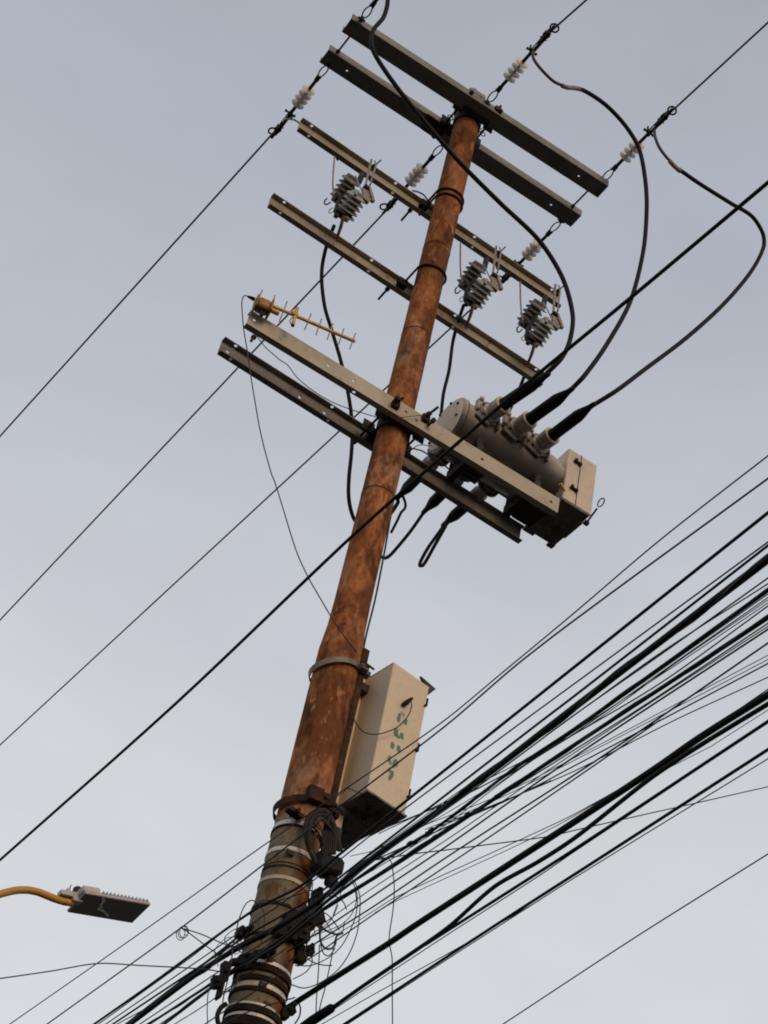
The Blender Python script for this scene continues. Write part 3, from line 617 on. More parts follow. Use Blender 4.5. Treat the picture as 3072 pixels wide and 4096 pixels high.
K1 = [(722,487),(712,512),(703,540),(696,575),(695,610),(702,665),(717,715),(735,775),(748,830),(757,880),(761,930),(759,980),(754,1030),(753,1070),(758,1102),(770,1128),(800,1140),(830,1125),(860,1085)]
bez('drop_cable', 'black cable dropping from the left cutout and vanishing behind the pole', [(x*D, y*D) for x, y in K1], lambda t: .22+.5*min(1, t*1.3), .0135, group=GK, last=LOE[0])
K2 = [(1002,658),(988,700),(978,740),(970,800),(958,850),(952,900)]
bez('drop_cable', 'black cable dropping from the middle cutout behind the tank end', [(x*D, y*D) for x, y in K2], lambda t: .18+.3*t, .0125, group=GK, last=V(.50,.40,.30))
K3 = [(1145,790),(1136,805),(1126,830),(1118,850)]
bez('drop_cable', 'short black cable dropping from the right cutout behind the left sleeve', [(x*D, y*D) for x, y in K3], .30, .0125, group=GK, last=V(.84,.36,.40))
GL = 'black cables leaving the lower bushings'
bez('tail_cable', 'black cable from the middle lower sleeve curling behind the pole', [(912*D,1112*D),(885*D,1150*D),(850*D,1192*D),(838*D,1203*D),(828*D,1205*D),(812*D,1192*D),(805*D,1165*D)], .70, .0120, group=GL, first=LOE[1]-V(0,.03,0))
bez('tail_cable', 'black cable looping narrowly under the right lower sleeve', [(952*D,1145*D),(925*D,1183*D),(909*D,1212*D),(907*D,1222*D),(914*D,1221*D),(938*D,1180*D),(966*D,1130*D),(975*D,1110*D)], lambda t: .70-.12*t, .0120, group=GL, first=LOE[2]-V(0,.03,0), last=V(.86,.5,.30))
bez('tail_cable', 'short black cable under the left lower sleeve beside the pole edge', [(876*D,1092*D),(866*D,1108*D),(858*D,1125*D),(845*D,1150*D)], .68, .0095, group=GL, first=V(.44,.62,.22))
bez('control_wire', 'thin wire arching between the pole and the tank underside', [(1628,1795),(1655,1795),(1690,1805),(1730,1830),(1770,1855),(1810,1890)], .05, .005, 'thin', 'thin control wires near the bottom crossarms')
bez('control_wire', 'thinner wire looping above the arching one beside the pole', [(1640,1805),(1665,1785),(1685,1779),(1710,1782),(1728,1785)], .02, .003, 'thin', 'thin control wires near the bottom crossarms')
bez('control_wire', 'thin wire tied over the face of the bottom front crossarm', [(1585,1672),(1620,1668),(1665,1663),(1682,1664),(1690,1680)], -.215, .0025, 'thin', 'thin control wires near the bottom crossarms')
bez('control_wire', 'thin wire hanging below the left half of the bottom crossarms', [(1027,1344),(1060,1387),(1120,1440),(1150,1460),(1190,1512),(1250,1561),(1320,1604),(1400,1637),(1460,1655),(1512,1670)], -.02, .003, 'thin', 'thin control wires near the bottom crossarms')

GB = 'bare tails from the rear insulators to the cutouts'
bez('bare_tail', 'bare tail from the left rear insulator curving behind the channel crossarm', [(1143,477),(1160,476),(1182,482),(1205,500),(1260,552),(1330,605),(1350,640)], lambda t: .85-.6*t, .0075, 'wire', GB)
bez('bare_tail', 'bare tail from the rear insulator behind the pole curving towards the pole', [(1652,763),(1672,768),(1695,780),(1715,805),(1760,850),(1800,920),(1808,960)], lambda t: .85-.6*t, .0075, 'wire', GB)
bez('bare_tail', 'bare tail from the right rear insulator behind the channel crossarm', [(2082,1072),(2085,1090),(2084,1115),(2080,1140)], lambda t: .8-.5*t, .0075, 'wire', GB)

# ------------------------------------------------------------------ yagi antenna
an = thing('yagi_antenna', ay(1060,1240,-.22), 'small gold yagi antenna clamped above the left end of the bottom crossarms', 'antenna')
def bo(x, y): return (800+.5425*x, 1100+.5425*y)
def AY(x, y): px = bo(x, y); t = (x-410)/730; return ay(px[0], px[1], -.24-.10*t)
p0, p1 = AY(520,222), AY(1142,490)
mb = MB(); mb.tube([p0, p1], .0115, 12); part('boom', mb, M['gold'], an)
mb = MB()
bd = (p1-p0).normalized(); bz_ = Vector((0,0,1)); by_ = bz_.cross(bd).normalized(); bz_ = bd.cross(by_)
c = AY(462,232); mb.box(c, (.085,.085,.085), X=bd, Y=by_, Z=bz_, bev=.014); c2 = AY(415,225)
mb.box(c+bd*.048, (.014,.10,.10), X=bd, Y=by_, Z=bz_, bev=.004); mb.box(c-bd*.048, (.012,.09,.095), X=bd, Y=by_, Z=bz_, bev=.004)
part('mount_block', mb, M['golddark'], an)
mb = MB(); mb.tube([c+bd*.05, c+bd*.11], .018, 12); part('boom_collar', mb, M['gold'], an)
mb = MB(); mb.tube(smoothline([AY(408,245), AY(425,272), AY(455,288), AY(490,290), AY(512,285)], 4), .005, 6); mb.tube([AY(452,270), AY(452,300)], .012, 8); part('u_bolt', mb, M['iron'], an)
for (xa, ya, xb, yb) in ((460,110,440,160),(552,150,540,200),(643,195,585,343),(820,285,771,405),(897,323,855,442),(980,358,938,475),(1062,394,1022,510),(1146,430,1104,545)):
    a, b_ = AY(xa, ya), AY(xb, yb); m_ = (a+b_)/2; h_ = (a-b_).length/2; d = Vector((0,0,1))*.97+by_*-.0; 
    mb = MB(); mb.tube([a, b_], .0042, 8); part('director_rod', mb, M['splice'] if xa > 500 else M['zinc'], an)
a, b_ = AY(718,243), AY(684,368); mb = MB(); mb.tube([a, b_], .0115, 10); mb.box((a*.6+b_*.4)+V(-.01,0,0), (.05,.03,.035), bev=.006); dr = part('driven_element', mb, M['gold'], an)
mb = MB(); mb.tube([b_, b_+(b_-a).normalized()*.008], .0118, 10); mb.tube(smoothline([AY(700,305),AY(668,325),AY(664,350),AY(680,368)], 4), .0028, 6); part('rubber_cap', mb, M['black'], dr)
pts = [AY(404,182), AY(385,172), AY(368,164), AY(350,158)]; mb = MB(); mb.tube(pts, [.013,.012,.010,.006], 10); part('cable_gland', mb, M['black'], an)
COAX = [(352,158),(335,151),(318,163),(309,195),(309,240),(315,320),(322,400),(350,570),(380,780),(410,960),(440,1130),(480,1300),(530,1475)]
q = [bo(x, y) for x, y in COAX]+[(1098,1925),(1131,2030),(1185,2203),(1228,2300),(1285,2400),(1335,2484),(1385,2555),(1425,2608)]
bez('coaxial_cable', 'thin black antenna cable hanging from the gold antenna down to the pole clamp', q, lambda t: -.24+.08*t, .0036, 'thin')

# ------------------------------------------------------------------ control cabinet on the side of the pole
cab = thing('control_cabinet', (.42,.02,-2.78), 'cream steel control cabinet with faded green stencil marks hanging on the right of the pole', 'cabinet')
TL, TR_, BR, BL = ay(1577,2658,-.10), ay(1713,2744,-.062), ay(1620,3259,-.062), ay(1469,3160,-.10)
fx = (BR-BL); fx.z = 0; CW = fx.length; fx.normalize(); fy = V(-fx.y, fx.x, 0); CZ0 = (BL.z+BR.z)/2; CZ1 = (TL.z+TR_.z)/2; CH = CZ1-CZ0; CD = .25
c0 = V(BL.x, BL.y, 0)
def cb_(u, v, z): return c0+fx*u+fy*v+V(0,0,z)
mb = MB(); mb.box(cb_(CW/2, CD/2, (CZ0+CZ1)/2), (CW, CD, CH), X=fx, Y=fy, bev=.004); body = part('body', mb, M['cream'], cab, smooth=False)
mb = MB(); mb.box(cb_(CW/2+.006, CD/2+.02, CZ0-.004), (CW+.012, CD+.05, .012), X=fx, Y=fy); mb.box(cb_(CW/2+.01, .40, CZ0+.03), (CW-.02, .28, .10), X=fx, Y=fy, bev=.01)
mb.box(cb_(.05,.36,CZ0-.01), (.10,.30,.05), X=fx, Y=fy, bev=.01); bp = part('bottom_plate', mb, M['darkmottle'], cab, 'dark underside plate')  # underside plate in a darker colour than the cabinet body
for u, v, r in ((.10,.10,.016),(.16,.09,.012),(.06,.17,.014),(.14,.18,.018)):
    b_ = MB(); b_.lathe([(0,r),(.02,r),(.022,r*.6)], cb_(u, v, CZ0-.010), (0,0,-1), 12); part('cable_gland', b_, M['iron'], bp)
mb = MB(); mb.box(cb_(CW/2+.002, CD/2+.004, CZ1+.006), (CW+.004, CD-.006, .010), X=fx, Y=fy); rf = part('top_lip', mb, M['cream'], cab)
mb = MB(); mb.prism([ay(1684,2704,.06), ay(1744,2756,.10), ay(1714,2779,.05), ay(1712,2748,.03)], V(.0,.02,.004)); part('rain_hood', mb, M['iron'], cab, 'dark bent rain hood corner')
mb = MB(); mb.box(cb_(CW+.002, CD/2, (CZ0+CZ1)/2-.03), (.010, CD*.9, CH-.06), X=fx, Y=fy, bev=.002); dor = part('side_door', mb, M['cream'], cab)
for px, py in ((1702,2805),(1668,2985),(1632,3168)):
    z = ay(px, py, BR.y).z; b_ = MB(); b_.box(cb_(CW+.004, .006, z), (.012,.02,.055), X=fx, Y=fy, bev=.002); b_.lathe([(0,.009),(.012,.009)], cb_(CW-.006,-.002,z-.035), -fy, 8); part('hinge', b_, M['rustdark'], dor)
# rails between cabinet and pole
mb = MB(); mb.plate(V(0,.155,0), V(0,0,1), V(1,0,0), ay(1338,3300,.15).z, ay(1448,2685,.15).z, .205, .315, .006, [(ay(1338,3280,.15).z+.06,.262,.008)]); mb.box(V(.208,.13,-2.3), (.006,.05,1.05)); part('mounting_rail', mb, M['cream'], cab, 'cream mounting rail beside the pole', smooth=False)
mb = MB(); mb.box((.118,-.035,-2.46), (.040,.11,1.22), bev=.004); part('back_rail', mb, M['rustdark'], cab, 'dark rail against the pole', smooth=False)
for z in (-1.95,-2.95):
    mb = MB(); mb.box((.23,.12,z), (.14,.05,.06), bev=.004); part('rail_bracket', mb, M['iron'], cab)
# green stencil marks: traced strokes lying on the front face
def fpt(X, Y):   # crop pixels -> point on the front face
    px, py = 1500+X*.17174, 2760+Y*.17174; d = ray(px, py); n = -fy; t = (cb_(0,-.0012,0)-CAM).dot(n)/d.dot(n); return CAM+d*t
STR = [[(590,540,34),(560,640,52),(540,740,48)],[(600,500,18),(650,560,22),(690,600,26)],[(735,670,36),(710,740,52),(690,800,44)],
       [(520,890,56),(495,960,62),(490,1040,60),(505,1085,50)],[(640,1000,34),(620,1080,66),(610,1130,60)],[(505,1085,30),(575,1110,34)],
       [(430,1220,44),(405,1290,54),(400,1370,38)],[(560,1290,40),(560,1370,62),(545,1440,56)],
       [(360,1540,36),(325,1600,40),(345,1670,44),(380,1730,40)],[(490,1610,46),(480,1690,70),(465,1770,72)],[(400,1760,30),(460,1795,40)],
       [(290,1840,28),(350,1890,44),(400,1930,56),(440,1945,50)],[(400,1960,50),(360,2030,48),(320,2090,44)]]
for st in STR:
    mb = MB(); pts = [fpt(x, y) for x, y, w in st]; ws = [w*.17174/690/2*2.05 for x, y, w in st]; n = len(pts); nn = -fy
    ln = []; lw = []
    for i in range(n-1):
        for j in range(6): t = j/6; ln.append(pts[i].lerp(pts[i+1], t)); lw.append(ws[i]*(1-t)+ws[i+1]*t)
    ln.append(pts[-1]); lw.append(ws[-1]); vs = []; fs = []
    for i, p_ in enumerate(ln):
        d = (ln[min(i+1, len(ln)-1)]-ln[max(i-1, 0)]).normalized(); s_ = d.cross(nn).normalized(); k = lw[i]*(.55 if i in (0, len(ln)-1) else .85+.3*random.random())
        vs += [p_+s_*k, p_-s_*k]
    for i in range(len(ln)-1): fs.append((2*i, 2*i+1, 2*i+3, 2*i+2))
    mb.add(vs, fs); part('stencil_mark', mb, M['green'], body, 'faded green stencil stroke')
# plug and its wire
pa, pb_ = fpt(620,370), fpt(800,230)
mb = MB(); o_ = -fy*.02; mb.tube([pa+o_*.5, pa.lerp(pb_,.3)+o_, pa.lerp(pb_,.75)+o_*1.2, pb_+o_*1.2], [.012,.015,.011,.008], 10); part('plug', mb, M['black'], cab, 'black cable plug on the front face')
bez('control_lead', 'thin dark lead drooping from the plug on the cabinet front back to the pole', [(1638,2800),(1645,2808),(1646,2825),(1638,2852),(1620,2880),(1590,2908),(1555,2925),(1515,2936),(1480,2936),(1450,2925),(1430,2902),(1418,2880),(1412,2860)], -.145, .0034, 'thin')

# ------------------------------------------------------------------ the bundle of service cables
ordn = 'first second third fourth fifth sixth seventh eighth ninth tenth eleventh twelfth thirteenth fourteenth fifteenth sixteenth seventeenth eighteenth nineteenth twentieth'.split()
def z5(x, y): return (1500+.5425*x, 2900+.5425*y)
def z8(x, y): return (600+.663*x, 3300+.663*y)
def z6(x, y): return (.663*x, 3400+.663*y)
def z7(x, y): return (1100+.663*x, 3500+.663*y)
def run(name, label, q, w, ref, X0=.02, zy=None, mname='black', group='service cables sweeping past the lower pole', e0=15, e1=25, lash=False, slope=0.0, n=8):
    z0 = ax(ref[0], ref[1], X0).z if zy is None else ay(ref[0], ref[1], zy).z
    pts = [az(x, y, z0) for x, y in q]
    pts = [p_+V(0,0,0) for p_ in pts]
    P = list(pts)
    if e0: P = [P[0]+(P[0]-P[1]).normalized()*e0]+P
    if e1: P = P+[P[-1]+(P[-1]-P[-2]).normalized()*e1]
    # linear between far points, smooth inside
    ln = smoothline(P, 8); mid = P[len(P)//2]; r = w/2*depth(mid)/FPX
    if lash:
        mb = MB(); dl = []
        for a, b_ in zip(ln, ln[1:]):
            k = max(1, int((b_-a).length/.05)) if (b_-mid).length < 9 else 1
            dl += [a.lerp(b_, i/k) for i in range(k)]
        dl.append(ln[-1]); rs = [r*(1+.06*sin(i*.13)+.05*sin(i*.37+1)) for i in range(len(dl))]
        mb.tube(dl, [x*.86 for x in rs], n)
        o = single(name, mb, M[mname], label, 'cable', group)
        near = [i for i, p_ in enumerate(dl) if (p_-mid).length < 6.5]
        if len(near) > 10:
            hp = []
            for i in near:
                t = (dl[min(i+1, len(dl)-1)]-dl[max(i-1, 0)]).normalized(); u = t.cross(V(0,0,1)).normalized(); wv = u.cross(t)
                a = i*.55; hp.append(dl[i]+(u*cos(a)+wv*sin(a))*r*.80)
            h = MB(); h.tube(hp, r*.34, 5); part('lashing_wire', h, M['thin'], o)
        return o
    mb = MB(); mb.tube(ln, r, n); return single(name, mb, M[mname], label, 'cable', group)
R1 = (1200, 3545)
CG = [ # label bits, points right -> left, width px, ref pixel, X at ref, lashed
 ('topmost thin wire of the bundle at the right edge, crossing the cabinet front', [(3072,1823),(2640,2160),(2300,2449),(2010,2690),(1760,2895),(1340,3184),(1028,3400),(600,3705),(40,4096)], 5, (1180,3292), -.02, 0, 'thin'),
 ('thin wire second from the top at the right edge, running to a small hanging coil', [(3072,1914),(2300,2479),(2060,2665),(1780,2905),(1360,3225),(1087,3433),(723,3712),(189,4096)], 6, (1180,3362), -.02, 0, 'thin'),
 ('medium black cable above the thick lashed bundle', [(3072,2051),(2300,2666),(2006,2900),(1598,3225),(1330,3440),(1200,3545),(1008,3645),(600,3940),(378,4096)], 10, (1200,3545), .02, 0, 'black'),
 ('thin cable running just above the thick lashed bundle', [(3072,2168),(2300,2733),(2072,2900),(1610,3242),(1330,3462),(1200,3562),(1000,3700),(424,4096)], 5, (1200,3562), .02, 0, 'thin'),
 ('black cable closest above the thick lashed bundle', [(3072,2182),(2300,2782),(2145,2900),(1500,3399),(1250,3590),(985,3745),(452,4096)], 8, (1230,3600), .03, 0, 'black'),
 ('thickest lashed cable bundle of the upper sheaf', [(3072,2237),(2300,2828),(1874,3155),(1500,3424),(1263,3612),(1100,3715),(975,3778),(795,3890),(520,4096)], 24, (1150,3690), .02, 1, 'black'),
 ('thin cable right under the thickest lashed bundle', [(3072,2312),(2640,2620),(2300,2858),(1900,3155),(1500,3440),(1255,3640),(960,3830),(560,4096)], 5, (1150,3705), .02, 0, 'thin'),
 ('thin cable that leaves the wire under the lashed bundle and rises to the right edge', [(3072,2335),(2650,2606),(2300,2859),(2200,2932)], 5, (1150,3705), .02, 0, 'thin'),
 ('thick black cable fanned by thin wires at the right edge', [(3072,2361),(2300,2914),(2050,3080),(1728,3323),(1500,3464),(1270,3635),(1120,3760),(975,3851),(597,4096)], 13, (1140,3745), .03, 1, 'black'),
 ('thin wire fanning below the thick black cable at the right edge', [(3072,2376),(2700,2640),(2300,2922),(2060,3084),(2000,3119)], 4, (1140,3745), .03, 0, 'thin'),
 ('thin wire lying lowest in the fan at the right edge', [(3072,2390),(2700,2650),(2300,2932),(2040,3096),(1960,3148)], 4, (1140,3745), .03, 0, 'thin'),
 ('thin cable above the second lashed bundle', [(3072,2424),(2644,2731),(2300,2935),(1880,3170),(1520,3320)], 5, (1160,3760), .04, 0, 'thin'),
 ('second lashed black bundle, in the middle of the sheaf', [(3072,2470),(2700,2716),(2300,2978),(1988,3187),(1739,3350),(1500,3508),(1290,3640),(1100,3790),(928,3891),(656,4096)], 15, (1150,3765), .05, 1, 'black'),
 ('thin cable directly under the second lashed bundle', [(3072,2493),(2610,2800),(2300,2998),(1988,3195),(1620,3440),(1300,3640)], 5, (1200,3740), .05, 0, 'thin'),
 ('slightly thicker cable two below the second lashed bundle', [(3072,2517),(2300,3025),(1798,3377),(1500,3578),(1290,3720),(1160,3800),(870,3990)], 6, (1200,3790), .06, 0, 'thin'),
 ('thin cable crossing the faint pair of wires below the sheaf', [(3072,2572),(2616,2886),(2300,3098),(1809,3414),(1500,3622),(1290,3755),(1150,3850)], 6, (1200,3820), .06, 0, 'thin'),
 ('faint wire, upper one of a hairline pair', [(3072,2621),(2300,3030),(2000,3180),(1700,3300)], 3, (1200,3820), .06, 0, 'thin'),
 ('faint wire, lower one of a hairline pair', [(3072,2638),(2300,3040),(2000,3192),(1700,3318)], 3, (1200,3820), .06, 0, 'thin'),
 ('thin cable below the hairline pair', [(3072,2654),(2300,3062),(2102,3166),(1825,3290),(1500,3440),(1380,3490)], 5, (1200,3820), .06, 0, 'thin'),
 ('lowest cable of the upper sheaf at the right edge, rising gently', [(3072,2709),(2700,2880),(2300,3083),(1934,3236),(1700,3330)], 4, (1200,3820), .06, 0, 'thin'),
 ('thin cable reaching the pole under the clamps', [(2640,2880),(2400,3046),(1890,3394),(1500,3654),(1290,3800),(1190,3865)], 5, (1190,3865), .08, 0, 'thin'),
]
for lab, q, w, ref, X0, ls, mt in CG:
    end_in = q[-1][1] < 4000 and q[-1][0] > 0
    start_in = q[0][0] < 3000
    zy_ = -.175-X0*.5 if end_in else None
    run('service_cable', lab, q, w*1.15, ref, -.165-X0, zy_, mt, e0=0 if start_in else 15, e1=0 if end_in else 25, lash=bool(ls))
XG = [
 ('thin crossing wire leaving the second lashed bundle for the thickest one', [(2107,3036),(1950,3117),(1880,3155)], 4, (1150,3705), 0),
 ('thin crossing wire that reaches the cabinet underside corner', [(1880,3168),(1777,3209),(1700,3247),(1619,3285),(1516,3334)], 4, (1150,3705), 0),
 ('thin crossing wire strung between two knots mid sheaf', [(2205,3122),(2102,3166),(1977,3225),(1890,3253),(1782,3290),(1728,3318)], 4.5, (1140,3745), 0),
 ('thin wire just above the thick lashed bundle near the cabinet', [(2700,2524),(2345,2800),(1980,3062),(1560,3362),(1440,3450)], 3.5, (1150,3690), 0),
 ('thin wire hugging the lower side of the thick fanned cable', [(3072,2400),(2720,2640),(2400,2872),(2100,3062),(1760,3315),(1420,3525)], 4, (1140,3745), 0),
 ('thin wire between the two lashed bundles in mid sheaf', [(3072,2412),(2700,2662),(2300,2925),(1900,3200),(1600,3420)], 4, (1140,3745), 0),
 ('thin wire two under the second lashed bundle near the pole', [(3072,2505),(2600,2812),(2150,3110),(1800,3350),(1480,3560),(1300,3690)], 4.5, (1200,3740), 0),
 ('hairline wire dipping from the fan towards the splice closure', [(1990,3130),(1720,3290),(1500,3400),(1400,3425)], 3, (1140,3745), 0),
]
for lab, q, w, ref, ls in XG:
    run('service_cable', lab, q, w, ref, 0, -.175, 'thin', e0=15 if q[0][0] > 3000 else 0, e1=0)
LG = [ # left side only, leaving the pole
 ('thin cable from the pole left side under the lashed bundle', [(1250,3560),(1020,3640),(760,3832),(555,3980),(395,4096)], 4, (1020,3660), 0),
 ('thin left cable crossing others low at the bottom edge', [(1000,3720),(820,3868),(640,4000),(470,4096)], 4, (1000,3740), 0),
 ('thick short cable running into the left end of the lashed bundle', [(1010,3700),(900,3790),(800,3868),(640,3990),(505,4096)], 9, (1000,3780), 0),
 ('thin cable low left, third from the pole foot', [(1100,3760),(928,3880),(800,3985),(640,4096)], 4, (1000,3830), 0),
 ('thin cable low left, second from the pole foot', [(1150,3790),(930,3940),(828,4015),(700,4096)], 4, (1000,3880), 0),
 ('thin cable low left, closest to the pole foot', [(1120,3900),(935,4020),(820,4096)], 5, (1000,3970), 0),
 ('thin cable ending on the lowest straps', [(1180,3990),(1000,4045),(900,4096)], 5, (1000,4045), 0),
]
for lab, q, w, ref, ls in LG:
    run('service_cable', lab, q, w*1.1, ref, -.155, None, 'black' if w > 6 else 'thin', e0=0, e1=20, lash=False)
DG = [
 ('thin wire skimming the upper edge of the thick lower cables', [(3072,2756),(2670,3035),(2640,3060),(2300,3255),(2100,3350),(1580,3590),(1500,3640),(1340,3740),(1190,3800)], 3.5, .12, 0),
 ('thin wire just below the first one above the thick lower cables', [(2900,2900),(2300,3262),(2110,3362),(1590,3602),(1500,3650)], 3, .12, 0),
 ('thickest black cable of the lower group, fastened to the pole foot', [(3072,2779),(2800,2950),(2620,3075),(2300,3286),(1663,3700),(1557,3772),(1300,3935),(1140,4037)], 23, .15, 0),
 ('black cable crossing under the thickest one near the right edge', [(3072,2816),(2795,2985),(2600,3115),(2300,3351),(2151,3448),(1980,3545),(1804,3700),(1697,3778),(1471,3931),(1330,4030),(1233,4096)], 16, .18, 0),
 ('dark purple grey cable below the thickest two', [(3072,2886),(2300,3396),(1825,3700),(1700,3780)], 12, .20, 0),
 ('hairline wire between the lower thick cables at the right edge', [(3072,2840),(2860,2975),(2850,2982),(2600,3110)], 3, .18, 0),
 ('black cable running parallel and lowest of the four thick ones', [(3072,2998),(2400,3432),(1983,3700),(1378,4096)], 11, .24, 0),
 ('thin wire right below the lowest thick cable', [(3072,3035),(2300,3510),(1990,3708),(1700,3895),(1370,4110)], 4, .24, 0),
 ('thin wire between the two lowest thick cables', [(2720,3125),(2300,3405),(2161,3500),(1796,3735),(1332,4040),(1250,4096)], 4, .22, 0),
 ('thin wire ending by the black splice near the pole foot', [(2160,3600),(1796,3812),(1500,3975),(1299,4090)], 3.5, .22, 0),
 ('thin lone wire at the bottom right corner', [(3072,3416),(2540,3750),(2013,4096)], 5, .7, 0),
]
for lab, q, w, X0, ls in DG:
    o = run('service_cable', lab, q, w*1.1, q[-1] if X0 < .5 else q[1], X0, None, 'black' if w > 6 else 'thin', group='thick cables at the lower right', e0=0 if q[0][0] < 3000 else 15, e1=0 if q[-1][1] < 4030 else 20, lash=False)
# strap wire crossing the other way
def flat(name, lab, q, Y, r, mname='thin', group=None, e0=0, e1=0, n=6, first=None):
    pts = [ay(x, y, Y if not callable(Y) else Y(i/(len(q)-1))) for i, (x, y) in enumerate(q)]
    if e0: pts = [pts[0]+(pts[0]-pts[1]).normalized()*e0]+pts
    if e1: pts = pts+[pts[-1]+(pts[-1]-pts[-2]).normalized()*e1]
    mb = MB(); mb.tube(smoothline(pts, 7), r, n); return single(name, mb, M[mname], lab, 'cable', group)
flat('drop_wire', 'thin wire crossing the bundle the other way towards the right edge', [(1500,3440),(1657,3415),(1800,3398),(1900,3385),(2200,3345),(2300,3321),(2560,3262),(2740,3222),(3072,3147)], -.35, .0035, 'thin', e1=15)
flat('drop_wire', 'thin wire rising from the left edge to a kink and on to the pole cables', [(0,3914),(200,3885),(391,3854),(560,3862),(809,3876),(900,3890)], -.2, .003, 'thin', e0=15)
flat('drop_wire', 'thin wire hanging straight down right of the pole foot', [(1520,3430),(1560,3440),(1573,3500),(1577,3560),(1572,3640),(1556,3760),(1568,3830),(1569,3960),(1570,4096)], -.45, .003, 'thin', e1=2)
# small coil on the second wire and its two tie wires
zc = ax(1180,3362,-.145).z; c = az(722,3735,zc)
mb = MB(); pts = []
for k in range(46):
    a = 2*pi*k/14; rr_ = 1-.25*abs(sin(k*.11)); pts.append(az(718+20*rr_*cos(a)+k*.5, 3738+27*sin(a)*rr_-k*.35, zc))
mb.tube(pts, .0024, 6); single('hanging_coil', mb, M['thin'], 'small coil of thin wire hanging in mid air left of the pole', 'cable coil')
for q, lab in (([(725,3712),(800,3735),(870,3765),(930,3790),(975,3815)], 'tie wire from the small coil, upper one'), ([(735,3716),(780,3750),(840,3795),(885,3828)], 'tie wire from the small coil, lower one')):
    mb = MB(); mb.tube(smoothline([az(x,y,zc) for x,y in q], 5), .0032, 6); single('tie_wire', mb, M['thin'], lab, 'wire', 'tie wires of the small coil')

# ------------------------------------------------------------------ coil of spare cable and black junction gear by the cabinet
coil = thing('cable_coil', ay(1290,3330,-.2), 'thick hank of black spare cable hanging on the pole under the cabinet clamp', 'cable coil')
def q2(x, y): return (1100+x*.2411, 3200+y*.2411)
def loop(pp, Y, r, nm='coil_turn'):
    pts = [ay(*q2(x, y), Y) for x, y in pp]; mb = MB(); mb.tube(smoothline(pts, 7), r, 8); part(nm, mb, M['hank'], coil)
loop([(700,1080),(620,900),(545,700),(520,480),(560,300),(680,195),(820,185),(900,260),(960,400),(1010,560),(1050,720),(1075,840)], -.20, .016)
loop([(690,1060),(600,860),(565,650),(580,430),(640,300),(740,250),(840,260),(880,330),(860,500),(830,640),(800,740)], -.22, .010)
for k in range(7):
    t = k/6; loop([(640+30*t,380+10*k),(730+30*t,300),(830+20*t,340+8*k),(800+190*t,560),(790+215*t,740),(790+200*t,900)], -.215-.006*k, .0075)
loop([(680,480),(665,600),(640,720),(620,800)], -.19, .006); loop([(590,430),(690,500),(760,620),(780,760),(745,930)], -.20, .006)
jb = thing('splice_closure', ay(1310,3470,-.2), 'black cable splice closure where the coil meets the cable bundle beside the pole', 'splice closure')
mb = MB(); mb.box(ay(*q2(860,1100),-.2), (.155,.10,.115), X=Vector((1,-.2,.1)).normalized(), bev=.025); mb.box(ay(*q2(800,950),-.2), (.08,.07,.06), bev=.02); mb.box(ay(*q2(1010,1120),-.2), (.07,.08,.08), bev=.02); part('housing', mb, M['black'], jb)
mb = MB(); mb.box(ay(*q2(930,1350),-.2), (.06,.06,.06), bev=.012); mb.box(ay(*q2(890,1270),-.2), (.03,.03,.06), bev=.008); mb.tube(smoothline([ay(*q2(x,y),-.2) for x,y in ((700,1240),(760,1290),(850,1290))], 3), .006, 6); part('clamp_foot', mb, M['gear'], jb)
# cable clamps and ragged gear on the pole
def gear(name, lab, cat, blobs, Y, m_='gear'):
    th = thing(name, ay(blobs[0][0], blobs[0][1], Y), lab, cat, 'cable clamps bunched on the lower pole')
    for i, (px, py, sx, sy, an_) in enumerate(blobs):
        U_ = Vector((cos(an_), -.25*sin(an_), sin(an_))).normalized(); Y_ = V(0,0,1).cross(U_).normalized()*1.0
        if Y_.length < .1: Y_ = V(0,1,0)
        Z_ = U_.cross(Y_).normalized()
        mb = MB(); c = ay(px, py, Y); s = depth(c)/FPX
        mb.box(c, (sx*s*1.1, .05, sy*s*1.1), X=U_, Y=Y_, Z=Z_, bev=.004)
        if i % 2 == 0: mb.tube([c-Y_*.04, c+Y_*.04], .008, 6); mb.lathe([(0,.014),(.01,.014)], c-Y_*.035, -Y_, 6)
        part('clamp_jaw', mb, M[m_], th)
    return th
gear('cable_clamp', 'large dark cable clamp on the right side of the pole holding the main bundle', 'clamp', [(1215,3676,150,62,.55),(1262,3645,50,56,.4),(1150,3715,70,30,.6),(1120,3735,50,20,.5),(1238,3700,30,40,.9),(1180,3700,85,42,.6),(1210,3735,50,60,.2),(1165,3742,40,40,0)], -.16)
gear('cable_clamp', 'dark clamp sticking out right of the pole below the main one', 'clamp', [(1222,3805,60,34,.5),(1200,3830,40,44,.2),(1238,3796,28,22,.6),(1195,3790,26,30,0)], -.10)
gear('cable_clamp', 'small dark clamp on the left edge of the pole', 'clamp', [(968,3728,36,30,-.3),(955,3738,22,22,.2),(992,3722,18,16,.1)], -.16)
gear('cable_clamp', 'dark clamp on the left of the pole where the lashed bundle passes', 'clamp', [(990,3835,70,30,.5),(960,3850,40,26,.3),(1040,3818,60,18,.25),(930,3850,26,20,.6),(1080,3810,34,18,.2)], -.17)
gear('cable_clamp', 'pair of hanging wedge clamps left of the pole', 'clamp', [(895,3890,18,80,.2),(880,3960,12,74,.0),(862,3930,22,44,.5),(905,3870,26,22,.4)], -.2)
gear('cable_clamp', 'dark clamp at the pole foot gripping the thickest lower cable', 'clamp', [(1152,4046,52,28,.5),(1135,4060,30,34,.3),(1165,4030,22,18,.4)], -.10)
gear('cable_clamp', 'dark clamp high on the right edge of the pole above the main clamp', 'clamp', [(1262,3590,28,52,.1),(1276,3568,20,28,.2),(1250,3615,24,30,.2)], -.10)
